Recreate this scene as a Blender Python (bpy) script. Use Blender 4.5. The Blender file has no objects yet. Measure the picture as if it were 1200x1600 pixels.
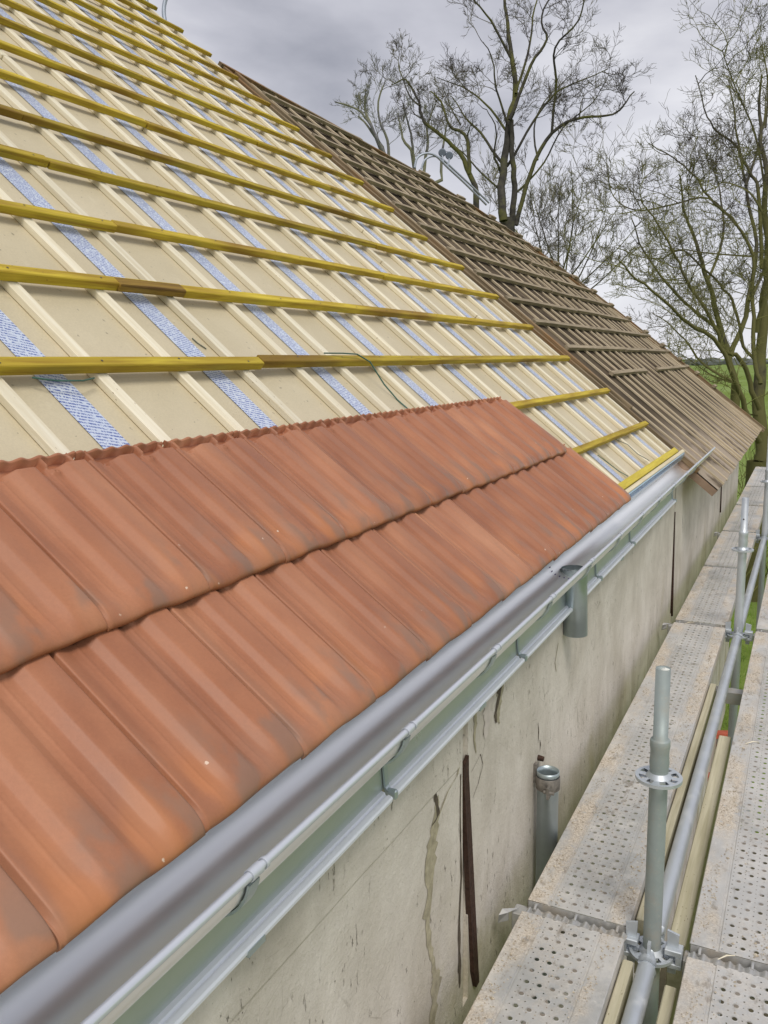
import bpy, math, random
from mathutils import Matrix, Vector, noise as mnoise

# ------------------------------------------------------------------ camera, sky, sun, exposure
scene = bpy.context.scene
col = scene.collection
RAD = math.radians
CAM_R = Matrix(((0.89557104, -0.06161936, 0.44063087),
                (0.444607, 0.16100122, -0.88113746),
                (-0.01664699, 0.98502876, 0.17158443)))
cam_data = bpy.data.cameras.new('camera')
cam = bpy.data.objects.new('camera', cam_data)
col.objects.link(cam)
cam.matrix_world = CAM_R.to_4x4()
cam_data.sensor_fit = 'VERTICAL'
cam_data.sensor_height = 32.0
cam_data.lens = 1331.0 / 1600.0 * 32.0
cam_data.clip_start = 0.05
cam_data.clip_end = 6000
scene.camera = cam
FPX = 1331.0

SUN_EL, SUN_AZ = 57.0, 142.0      # azimuth measured from +y towards +x
world = bpy.data.worlds.new('World')
scene.world = world
world.use_nodes = True
wt = world.node_tree
for n_ in list(wt.nodes):
    wt.nodes.remove(n_)
def wn(t, **k):
    n_ = wt.nodes.new(t)
    for a, b in k.items():
        setattr(n_, a, b)
    return n_
sky = wn('ShaderNodeTexSky', sky_type='NISHITA')
sky.sun_disc = False
sky.sun_elevation = RAD(SUN_EL)
sky.sun_rotation = RAD(SUN_AZ)
tc = wn('ShaderNodeTexCoord')
mp = wn('ShaderNodeMapping')
mp.inputs['Scale'].default_value = (1.0, 1.0, 2.6)
mp.inputs['Rotation'].default_value = (0.25, 0.1, 0.5)
wt.links.new(tc.outputs['Generated'], mp.inputs['Vector'])
nz = wn('ShaderNodeTexNoise')
nz.inputs['Scale'].default_value = 2.1
nz.inputs['Detail'].default_value = 7
nz.inputs['Roughness'].default_value = 0.48
nz.inputs['Distortion'].default_value = 0.25
wt.links.new(mp.outputs[0], nz.inputs['Vector'])
cr = wn('ShaderNodeValToRGB')
cr.color_ramp.elements[0].position = 0.36
cr.color_ramp.elements[0].color = (2.45, 2.5, 2.9, 1)
cr.color_ramp.elements[1].position = 0.64
cr.color_ramp.elements[1].color = (7.0, 6.95, 7.2, 1)
e_ = cr.color_ramp.elements.new(0.5)
e_.color = (4.5, 4.5, 4.95, 1)
wt.links.new(nz.outputs[0], cr.inputs[0])
sep = wn('ShaderNodeSeparateXYZ')
wt.links.new(tc.outputs['Generated'], sep.inputs[0])
hz = wn('ShaderNodeMapRange')
hz.inputs[1].default_value = 0.0
hz.inputs[2].default_value = 0.30
hz.inputs[3].default_value = 1.0
hz.inputs[4].default_value = 0.0
wt.links.new(sep.outputs['Z'], hz.inputs[0])
hmix = wn('ShaderNodeMix', data_type='RGBA')
hmul = wn('ShaderNodeMath', operation='MULTIPLY')
hmul.inputs[1].default_value = 0.75
wt.links.new(hz.outputs[0], hmul.inputs[0])
wt.links.new(hmul.outputs[0], hmix.inputs['Factor'])
wt.links.new(cr.outputs[0], hmix.inputs['A'])
hmix.inputs['B'].default_value = (6.9, 6.9, 7.3, 1)
smix = wn('ShaderNodeMix', data_type='RGBA')
smix.inputs['Factor'].default_value = 0.93
wt.links.new(sky.outputs[0], smix.inputs['A'])
wt.links.new(hmix.outputs['Result'], smix.inputs['B'])
bg = wn('ShaderNodeBackground')
bg.inputs['Strength'].default_value = 0.10
wt.links.new(smix.outputs['Result'], bg.inputs['Color'])
wo = wn('ShaderNodeOutputWorld')
wt.links.new(bg.outputs[0], wo.inputs['Surface'])

sun_data = bpy.data.lights.new('sun', 'SUN')
sun_data.energy = 1.5
sun_data.angle = RAD(22)
sun_data.color = (1.0, 0.955, 0.88)
sun = bpy.data.objects.new('sun', sun_data)
col.objects.link(sun)
sd = Vector((math.sin(RAD(SUN_AZ)) * math.cos(RAD(SUN_EL)), math.cos(RAD(SUN_AZ)) * math.cos(RAD(SUN_EL)), math.sin(RAD(SUN_EL))))
sun.rotation_euler = sd.to_track_quat('Z', 'Y').to_euler()

scene.view_settings.view_transform = 'Standard'
scene.view_settings.look = 'None'
scene.view_settings.gamma = 1.0
scene.view_settings.exposure = 0.40

# ------------------------------------------------------------------ frames of reference
PITCH = RAD(39.7)
CP, SP = math.cos(PITCH), math.sin(PITCH)
# roof frame: local x = down the slope (s), local y = along the eave, local z = outward normal (n)
ROOF = Matrix(((CP, 0, SP, 0), (0, 1, 0, 0), (-SP, 0, CP, 0), (0, 0, 0, 1)))
IDENT = Matrix.Identity(4)
GROUND_Z = -4.6
WALL_X = -0.76

def rp(s, y, n):
    return ROOF @ Vector((s, y, n))

def depth_point(px, py, depth):          # a direction of sight carried out to its own real distance
    return (CAM_R @ Vector(((px - 600) / FPX, -(py - 800) / FPX, -1.0))) * depth

# ------------------------------------------------------------------ mesh builder
class MB:
    def __init__(self):
        self.v = []; self.f = []; self.smooth = []
    def add(self, vs, fs, smooth=False):
        o = len(self.v)
        self.v += [tuple(p) for p in vs]
        self.f += [tuple(i + o for i in q) for q in fs]
        self.smooth += [smooth] * len(fs)
        return self
    def box(self, x0, x1, y0, y1, z0, z1, bev=0.0):
        if bev <= 0:
            vs = [(x0,y0,z0),(x1,y0,z0),(x1,y1,z0),(x0,y1,z0),(x0,y0,z1),(x1,y0,z1),(x1,y1,z1),(x0,y1,z1)]
            fs = [(0,3,2,1),(4,5,6,7),(0,1,5,4),(1,2,6,5),(2,3,7,6),(3,0,4,7)]
            return self.add(vs, fs)
        # chamfered along every edge
        b = bev; vs = []; idx = {}
        for xi, (xa, sx) in enumerate(((x0, 1), (x1, -1))):
            for yi, (ya, sy) in enumerate(((y0, 1), (y1, -1))):
                for zi, (za, sz) in enumerate(((z0, 1), (z1, -1))):
                    idx[(xi, yi, zi, 'x')] = len(vs); vs.append((xa, ya + sy*b, za + sz*b))
                    idx[(xi, yi, zi, 'y')] = len(vs); vs.append((xa + sx*b, ya, za + sz*b))
                    idx[(xi, yi, zi, 'z')] = len(vs); vs.append((xa + sx*b, ya + sy*b, za))
        I = lambda a, b_, c, k: idx[(a, b_, c, k)]
        fs = []
        for a in (0, 1):
            q = [I(a,0,0,'x'), I(a,1,0,'x'), I(a,1,1,'x'), I(a,0,1,'x')]; fs.append(q if a else q[::-1])
            q = [I(0,a,0,'y'), I(0,a,1,'y'), I(1,a,1,'y'), I(1,a,0,'y')]; fs.append(q if a else q[::-1])
            q = [I(0,0,a,'z'), I(1,0,a,'z'), I(1,1,a,'z'), I(0,1,a,'z')]; fs.append(q if a else q[::-1])
        for a in (0, 1):
            for c in (0, 1):
                fs.append([I(0,a,c,'y'), I(1,a,c,'y'), I(1,a,c,'z'), I(0,a,c,'z')])
                fs.append([I(a,0,c,'x'), I(a,1,c,'x'), I(a,1,c,'z'), I(a,0,c,'z')])
                fs.append([I(a,c,0,'x'), I(a,c,1,'x'), I(a,c,1,'y'), I(a,c,0,'y')])
                for d in (0, 1):
                    fs.append([I(a,c,d,'x'), I(a,c,d,'y'), I(a,c,d,'z')])
        # orient outwards
        cx, cy, cz = (x0+x1)/2, (y0+y1)/2, (z0+z1)/2
        out = []
        for q in fs:
            p = [Vector(vs[i]) for i in q]
            nn = (p[1]-p[0]).cross(p[2]-p[0]); c = sum(p, Vector())/len(p) - Vector((cx, cy, cz))
            out.append(tuple(q) if nn.dot(c) > 0 else tuple(q[::-1]))
        return self.add(vs, out)
    def tube(self, pts, rad, sides=12, caps=True, smooth=True):
        pts = [Vector(p) for p in pts]
        n = len(pts)
        if not hasattr(rad, '__len__'):
            rad = [rad] * n
        vs = []; fs = []
        t0 = (pts[1] - pts[0]).normalized()
        up = Vector((0, 0, 1)) if abs(t0.z) < 0.9 else Vector((1, 0, 0))
        a = t0.cross(up).normalized()
        for i in range(n):
            if i == 0: t = pts[1] - pts[0]
            elif i == n-1: t = pts[-1] - pts[-2]
            else: t = pts[i+1] - pts[i-1]
            t = t.normalized()
            a = (a - t * a.dot(t))
            a = a.normalized() if a.length > 1e-6 else t.orthogonal().normalized()
            b = t.cross(a)
            for k in range(sides):
                an = 2*math.pi*k/sides
                vs.append(pts[i] + (a*math.cos(an) + b*math.sin(an)) * rad[i])
        for i in range(n-1):
            for k in range(sides):
                k2 = (k+1) % sides
                fs.append((i*sides+k, i*sides+k2, (i+1)*sides+k2, (i+1)*sides+k))
        self.add(vs, fs, smooth)
        if caps:
            o = len(self.v)
            self.add([vs[k] for k in range(sides)], [tuple(range(sides))[::-1]])
            self.add([vs[(n-1)*sides+k] for k in range(sides)], [tuple(range(sides))])
        return self
    def lathe(self, cx, cy, prof, sides=24, smooth=True):   # prof: list of (r, z)
        vs = []; fs = []
        for r, z in prof:
            for k in range(sides):
                an = 2*math.pi*k/sides
                vs.append((cx + r*math.cos(an), cy + r*math.sin(an), z))
        for i in range(len(prof)-1):
            for k in range(sides):
                k2 = (k+1) % sides
                fs.append((i*sides+k, i*sides+k2, (i+1)*sides+k2, (i+1)*sides+k))
        return self.add(vs, fs, smooth)
    def sweep(self, prof, y0, y1, smooth=False, closed=False, steps=1):   # prof of (x, z) carried along y
        m = len(prof); vs = []; fs = []
        for j in range(steps+1):
            y = y0 + (y1-y0)*j/steps
            vs += [(p[0], y, p[1]) for p in prof]
        for j in range(steps):
            for i in range(m if closed else m-1):
                i2 = (i+1) % m
                fs.append((j*m+i, j*m+i2, (j+1)*m+i2, (j+1)*m+i))
        self.add(vs, fs, smooth)
        if closed:
            self.add(vs[:m], [tuple(range(m))])
            self.add(vs[-m:], [tuple(range(m))[::-1]])
        return self
    def mesh(self, name, mat=None):
        me = bpy.data.meshes.new(name)
        me.from_pydata(self.v, [], self.f)
        me.polygons.foreach_set('use_smooth', self.smooth)
        if mat: me.materials.append(mat)
        me.update()
        return me

def thing(name, label, cat, loc=(0,0,0), group=None):
    o = bpy.data.objects.new(name, None)
    col.objects.link(o)
    o.empty_display_size = 0.2
    o.location = loc
    o['label'] = label; o['category'] = cat
    if group: o['group'] = group
    return o

def place(o, M, parent=None):
    if parent is None:
        o.matrix_basis = M
    else:
        base = Vector((0,0,0)); p = parent
        while p is not None:
            base = base + p.matrix_basis.translation if p.parent is None else base
            p = p.parent
        o.parent = parent
        if parent.parent is None and parent.type == 'EMPTY':
            o.matrix_basis = Matrix.Translation(-base) @ M
        else:                                  # a sub-part: undo the part's own matrix
            o.matrix_basis = parent['_w'] @ M if False else (world_of(parent).inverted() @ M)
    return o

def world_of(o):
    m = o.matrix_basis.copy(); p = o.parent
    while p is not None:
        m = p.matrix_basis @ m; p = p.parent
    return m

def obj(name, mb, mat, parent=None, M=IDENT, label=None, cat=None, group=None, kind=None):
    me = mb if isinstance(mb, bpy.types.Mesh) else mb.mesh(name, mat)
    o = bpy.data.objects.new(name, me)
    col.objects.link(o)
    if parent is None: o.matrix_basis = M
    else:
        o.parent = parent
        o.matrix_basis = world_of(parent).inverted() @ M
    if label: o['label'] = label
    if cat: o['category'] = cat
    if group: o['group'] = group
    if kind: o['kind'] = kind
    return o

# ------------------------------------------------------------------ materials
class Mat:
    def __init__(self, name, rough=0.7, metallic=0.0, spec=0.4):
        self.m = bpy.data.materials.new(name)
        self.m.use_nodes = True
        self.t = self.m.node_tree
        self.b = self.t.nodes['Principled BSDF']
        self.b.inputs['Roughness'].default_value = rough
        self.b.inputs['Metallic'].default_value = metallic
        self.b.inputs['Specular IOR Level'].default_value = spec
        self.out = self.t.nodes['Material Output']
        self.tc = self.t.nodes.new('ShaderNodeTexCoord')
        self.co = self.tc.outputs['Object']
    def node(self, t, **k):
        n = self.t.nodes.new(t)
        for a, b in k.items(): setattr(n, a, b)
        return n
    def link(self, a, b): self.t.links.new(a, b)
    def math(self, op, a, b=None, c=None, clamp=False):
        n = self.node('ShaderNodeMath', operation=op, use_clamp=clamp)
        for i, x in enumerate((a, b, c)):
            if x is None: continue
            if isinstance(x, (int, float)): n.inputs[i].default_value = x
            else: self.link(x, n.inputs[i])
        return n.outputs[0]
    def mapping(self, scale=(1,1,1), loc=(0,0,0), rot=(0,0,0), src=None):
        n = self.node('ShaderNodeMapping')
        n.inputs['Scale'].default_value = scale
        n.inputs['Location'].default_value = loc
        n.inputs['Rotation'].default_value = rot
        self.link(src or self.co, n.inputs['Vector'])
        return n.outputs[0]
    def noise(self, scale, detail=4, rough=0.55, vec=None, dist=0.0):
        n = self.node('ShaderNodeTexNoise')
        n.inputs['Scale'].default_value = scale
        n.inputs['Detail'].default_value = detail
        n.inputs['Roughness'].default_value = rough
        n.inputs['Distortion'].default_value = dist
        self.link(vec or self.co, n.inputs['Vector'])
        return n.outputs[0]
    def ramp(self, fac, stops):
        n = self.node('ShaderNodeValToRGB')
        r = n.color_ramp
        while len(r.elements) > 1: r.elements.remove(r.elements[-1])
        for i, (p, c) in enumerate(stops):
            e = r.elements[0] if i == 0 else r.elements.new(p)
            e.position = p
            c = (c, c, c) if isinstance(c, (int, float)) else c
            e.color = (*c, 1)
        self.link(fac, n.inputs[0])
        return n.outputs[0]
    def mix(self, fac, a, b, blend='MIX'):
        n = self.node('ShaderNodeMix', data_type='RGBA', blend_type=blend)
        for key, x in (('Factor', fac), ('A', a), ('B', b)):
            if isinstance(x, (int, float)): n.inputs[key].default_value = x if key == 'Factor' else (x, x, x, 1)
            elif isinstance(x, tuple): n.inputs[key].default_value = (*x, 1)
            else: self.link(x, n.inputs[key])
        return n.outputs['Result']
    def smooth(self, x, a, b):                       # 0 below a, 1 above b
        n = self.node('ShaderNodeMapRange', interpolation_type='SMOOTHSTEP')
        self.link(x, n.inputs[0])
        n.inputs[1].default_value = a; n.inputs[2].default_value = b
        return n.outputs[0]
    def sep(self, v=None):
        n = self.node('ShaderNodeSeparateXYZ'); self.link(v or self.co, n.inputs[0]); return n.outputs
    def color(self, c):
        if isinstance(c, tuple): self.b.inputs['Base Color'].default_value = (*c, 1)
        else: self.link(c, self.b.inputs['Base Color'])
    def rough(self, r): self.link(r, self.b.inputs['Roughness'])
    def bump(self, h, strength=0.3, dist=0.005):
        n = self.node('ShaderNodeBump')
        n.inputs['Strength'].default_value = strength
        n.inputs['Distance'].default_value = dist
        self.link(h, n.inputs['Height'])
        self.link(n.outputs[0], self.b.inputs['Normal'])
    def rand(self):
        return self.node('ShaderNodeObjectInfo').outputs['Random']
    def offset(self, amount=40.0):                   # object coordinates shifted for each object
        r = self.rand()
        k = self.math('MULTIPLY', r, amount)
        n = self.node('ShaderNodeVectorMath', operation='ADD')
        self.link(self.co, n.inputs[0])
        c = self.node('ShaderNodeCombineXYZ')
        for i in range(3): self.link(k, c.inputs[i])
        self.link(c.outputs[0], n.inputs[1])
        return n.outputs[0]

def wood(name, c_lo, c_hi, axis, knot=(0.12, 0.07, 0.03), rough=0.7, stain=None, stain_amt=0.5, fine=60, rv=0.25):
    M = Mat(name, rough, spec=0.3)
    v = M.offset()
    sc = [fine]*3; sc[axis] = fine/22.0
    g = M.noise(1.0, 5, 0.6, M.mapping(tuple(sc), src=v), 0.6)
    base = M.ramp(g, [(0.3, c_lo), (0.68, c_hi)])
    if stain:
        sc2 = [5]*3; sc2[axis] = 1.1
        s = M.noise(1.0, 3, 0.6, M.mapping(tuple(sc2), loc=(3, 7, 1), src=v))
        base = M.mix(M.math('MULTIPLY', M.smooth(s, 0.45, 0.68), stain_amt), base, stain)
    sc3 = [22]*3; sc3[axis] = 7
    vo = M.node('ShaderNodeTexVoronoi'); M.link(M.mapping(tuple(sc3), src=v), vo.inputs['Vector'])
    kn = M.math('MULTIPLY', M.math('SUBTRACT', 1.0, M.smooth(vo.outputs['Distance'], 0.05, 0.16)), M.smooth(M.noise(2.5, 2, 0.5, v), 0.52, 0.6))
    base = M.mix(M.math('MULTIPLY', kn, 0.8), base, knot)
    r = M.rand()
    base = M.mix(rv, base, M.ramp(r, [(0, 0.30), (0.6, 0.9), (1, 1.0)]), 'MULTIPLY')
    M.color(base)
    M.bump(g, 0.35, 0.002)
    return M.m

M_yellow = wood('impregnated_pine', (0.36, 0.22, 0.020), (0.68, 0.53, 0.050), 1, stain=(0.20, 0.095, 0.015), stain_amt=0.75, rv=0.5)
M_yellow_bright = wood('impregnated_pine_bright', (0.55, 0.42, 0.04), (0.78, 0.63, 0.09), 1)
M_lath = wood('raw_pine_lath', (0.74, 0.65, 0.46), (0.88, 0.82, 0.66), 0, knot=(0.2, 0.11, 0.05))
M_fascia = wood('raw_pine_fascia', (0.62, 0.52, 0.33), (0.80, 0.72, 0.52), 1, knot=(0.2, 0.11, 0.05))
M_oldlath = wood('weathered_lath', (0.215, 0.17, 0.11), (0.44, 0.36, 0.25), 1, knot=(0.05, 0.04, 0.03), rough=0.9)
M_oldlath2 = wood('weathered_counter_lath', (0.38, 0.305, 0.20), (0.66, 0.55, 0.39), 0, knot=(0.05, 0.04, 0.03), rough=0.9)
M_oldtrim = wood('weathered_trim', (0.13, 0.095, 0.055), (0.34, 0.26, 0.16), 0, knot=(0.03, 0.02, 0.015), rough=0.9, stain=(0.30, 0.13, 0.03), stain_amt=0.6)
M_plank = wood('scaffold_timber', (0.47, 0.43, 0.29), (0.66, 0.61, 0.45), 1, rough=0.85, stain=(0.25, 0.22, 0.12))

def mk_sarking():
    M = Mat('wood_fibre_board', 0.5, spec=0.35)
    n1 = M.noise(2.2, 4, 0.6)
    n2 = M.noise(240, 2, 0.5)
    c = M.ramp(n1, [(0.3, (0.54, 0.465, 0.31)), (0.7, (0.64, 0.56, 0.395))])
    c = M.mix(0.16, c, M.ramp(n2, [(0.35, 0.55), (0.65, 1.0)]), 'MULTIPLY')
    dirt = M.smooth(M.noise(11, 5, 0.7), 0.64, 0.78)
    c = M.mix(M.math('MULTIPLY', dirt, 0.35), c, (0.25, 0.2, 0.12))
    scuff = M.smooth(M.noise(1.0, 4, 0.7, M.mapping((5, 13, 1), rot=(0, 0, 0.5))), 0.58, 0.70)
    c = M.mix(M.math('MULTIPLY', scuff, 0.22), c, (0.72, 0.64, 0.48))
    specks = M.smooth(M.noise(55, 2, 0.5), 0.70, 0.74)
    c = M.mix(M.math('MULTIPLY', specks, 0.5), c, (0.12, 0.1, 0.07))
    M.color(c); M.bump(n2, 0.08, 0.001)
    return M.m
M_sarking = mk_sarking()

def mk_tape():
    M = Mat('joint_tape', 0.32, spec=0.5)
    s = M.sep()
    # rows of small slanting print
    u = M.math('ADD', M.math('MULTIPLY', s[0], 1.0), M.math('MULTIPLY', s[1], -0.35))
    row = M.math('FRACT', M.math('MULTIPLY', u, 88.0))
    band = M.math('MULTIPLY', M.smooth(row, 0.10, 0.22), M.math('SUBTRACT', 1.0, M.smooth(row, 0.62, 0.76)))
    letters = M.noise(1.0, 2, 0.7, M.mapping((90, 300, 90)))
    words = M.noise(1.0, 1, 0.5, M.mapping((60, 60, 60), rot=(0, 0, 0.3)))
    ink = M.math('MULTIPLY', M.math('MULTIPLY', band, M.smooth(letters, 0.44, 0.5)), M.smooth(words, 0.33, 0.42))
    c = M.mix(M.noise(6, 2, 0.5), (0.50, 0.58, 0.73), (0.66, 0.71, 0.79))
    c = M.mix(M.math('MULTIPLY', ink, 0.95), c, (0.06, 0.10, 0.36))
    M.color(c); M.bump(M.noise(14, 3, 0.5, M.mapping((1, 3, 1))), 0.35, 0.004)
    return M.m
M_tape = mk_tape()

def mk_tile():
    M = Mat('terracotta', 0.55, spec=0.3)
    v = M.offset()
    s = M.sep()                                       # x = down the slope 0..0.38, y = across 0..0.25
    big = M.noise(7, 3, 0.5, M.mapping((0.6, 1.2, 1), src=v))
    c = M.ramp(big, [(0.25, (0.335, 0.134, 0.072)), (0.5, (0.435, 0.184, 0.098)), (0.78, (0.535, 0.250, 0.138))])
    fine = M.noise(170, 5, 0.75, v)
    c = M.mix(0.30, c, M.ramp(fine, [(0.3, 0.6), (0.7, 1.0)]), 'MULTIPLY')
    # flashed kiln marks: orange and grey clouds that sit near the lower end of a tile
    low = M.smooth(s[0], 0.20, 0.345)
    g1 = M.smooth(M.noise(15, 3, 0.5, M.mapping((0.7, 1.0, 1), loc=(5, 2, 0), src=v)), 0.44, 0.60)
    wave = M.math('COSINE', M.math('MULTIPLY', M.math('SUBTRACT', s[1], 0.110), 2*math.pi*2/0.2505))
    crown_ = M.smooth(wave, -0.35, 0.55)
    c = M.mix(M.math('MULTIPLY', M.math('MULTIPLY', M.math('MULTIPLY', low, g1), M.math('ADD', 0.25, M.math('MULTIPLY', crown_, 0.75))), 0.62), c, (0.255, 0.172, 0.132))
    g2 = M.smooth(M.noise(10, 2, 0.5, M.mapping((0.5, 1.1, 1), loc=(1, 9, 3), src=v)), 0.5, 0.66)
    c = M.mix(M.math('MULTIPLY', M.math('MULTIPLY', M.math('MULTIPLY', low, g2), M.math('SUBTRACT', 1.0, M.math('MULTIPLY', crown_, 0.7))), 0.42), c, (0.60, 0.24, 0.09))
    g3 = M.smooth(M.noise(9, 2, 0.5, M.mapping((0.25, 1.4, 1), loc=(8, 4, 3), src=v)), 0.54, 0.7)
    c = M.mix(M.math('MULTIPLY', g3, 0.18), c, (0.34, 0.205, 0.15))
    # chips down to the pale body
    vo = M.node('ShaderNodeTexVoronoi'); M.link(M.mapping((1, 1, 1), src=v), vo.inputs['Vector'])
    vo.inputs['Scale'].default_value = 22
    jit = M.math('ADD', vo.outputs['Distance'], M.math('MULTIPLY', M.noise(300, 2, 0.6), 0.10))
    chip = M.math('MULTIPLY', M.math('SUBTRACT', 1.0, M.smooth(jit, 0.10, 0.125)), M.math('GREATER_THAN', M.sep(vo.outputs['Color'])[0], 0.40))
    chip = M.math('MULTIPLY', chip, M.smooth(s[0], 0.26, 0.31))
    c = M.mix(chip, c, (0.72, 0.56, 0.44))
    r = M.rand()
    c = M.mix(0.65, c, M.ramp(r, [(0, (0.74, 0.70, 0.70)), (0.5, (0.95, 0.9, 0.86)), (1, (1.0, 1.0, 1.0))]), 'MULTIPLY')
    M.color(c)
    M.rough(M.ramp(big, [(0.3, 0.40), (0.7, 0.55)]))
    M.bump(fine, 0.22, 0.001)
    return M.m
M_tile = mk_tile()

def mk_galv(name, base=(0.60, 0.63, 0.65), rough=0.30, metallic=0.9, mott=0.5, dirt=0.0, fine=45, wob=0.06):
    M = Mat(name, rough, metallic, 0.5)
    vo = M.node('ShaderNodeTexVoronoi', feature='F1'); vo.inputs['Scale'].default_value = fine
    M.link(M.mapping((1, 0.5, 1)), vo.inputs['Vector'])
    n = M.noise(3.2, 4, 0.6)
    c = M.mix(M.math('MULTIPLY', M.sep(vo.outputs['Color'])[0], 0.10 * mott * 2), base, tuple(x*0.72 for x in base))
    c = M.mix(M.math('MULTIPLY', M.smooth(n, 0.4, 0.7), 0.35 * mott), c, tuple(x*0.7 for x in base))
    rg = M.ramp(M.noise(7, 4, 0.6), [(0.3, max(0.05, rough-0.07)), (0.7, rough+0.12)])
    if dirt:
        d = M.smooth(M.noise(9, 6, 0.7), 0.52 - 0.1*dirt, 0.70)
        c = M.mix(M.math('MULTIPLY', d, dirt), c, (0.33, 0.27, 0.19))
        c = M.mix(M.math('MULTIPLY', M.smooth(M.noise(60, 4, 0.7), 0.6, 0.7), dirt*0.6), c, (0.60, 0.53, 0.42))
        M.link(M.math('MULTIPLY', M.math('SUBTRACT', 1.0, M.math('MULTIPLY', d, 0.9)), metallic), M.b.inputs['Metallic'])
    if mott < 0.05:
        M.color(M.ramp(M.noise(2.0, 3, 0.5), [(0.3, tuple(x*0.95 for x in base)), (0.7, base)]))
        return M.m
    M.color(c); M.rough(rg)
    if wob: M.bump(M.noise(4, 2, 0.5), wob, 0.01)
    return M.m
M_gutter = mk_galv('zinc_gutter', (0.97, 0.98, 0.98), 0.30, 0.82, 0.02, wob=0)
M_bead = mk_galv('zinc_bead', (0.66, 0.69, 0.75), 0.35, 0.45, 0.1)
M_sheet = mk_galv('zinc_flashing', (0.56, 0.60, 0.59), 0.34, 0.72, 0.4)
M_lip = mk_galv('zinc_lip', (0.86, 0.89, 0.96), 0.38, 0.25, 0.1)
M_pipe = mk_galv('zinc_pipe', (0.46, 0.53, 0.55), 0.40, 0.75, 0.9)
M_tubeold = mk_galv('galvanised_tube', (0.36, 0.41, 0.40), 0.6, 0.4, 1.0, dirt=0.45)
M_tubebright = mk_galv('galvanised_tube_bright', (0.60, 0.64, 0.68), 0.45, 0.6, 0.8, dirt=0.15)
M_clip = mk_galv('zinc_bracket', (0.50, 0.57, 0.60), 0.36, 0.8, 0.4)
M_alu = mk_galv('aluminium_tube', (0.42, 0.46, 0.53), 0.5, 0.45, 0.3)

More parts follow.
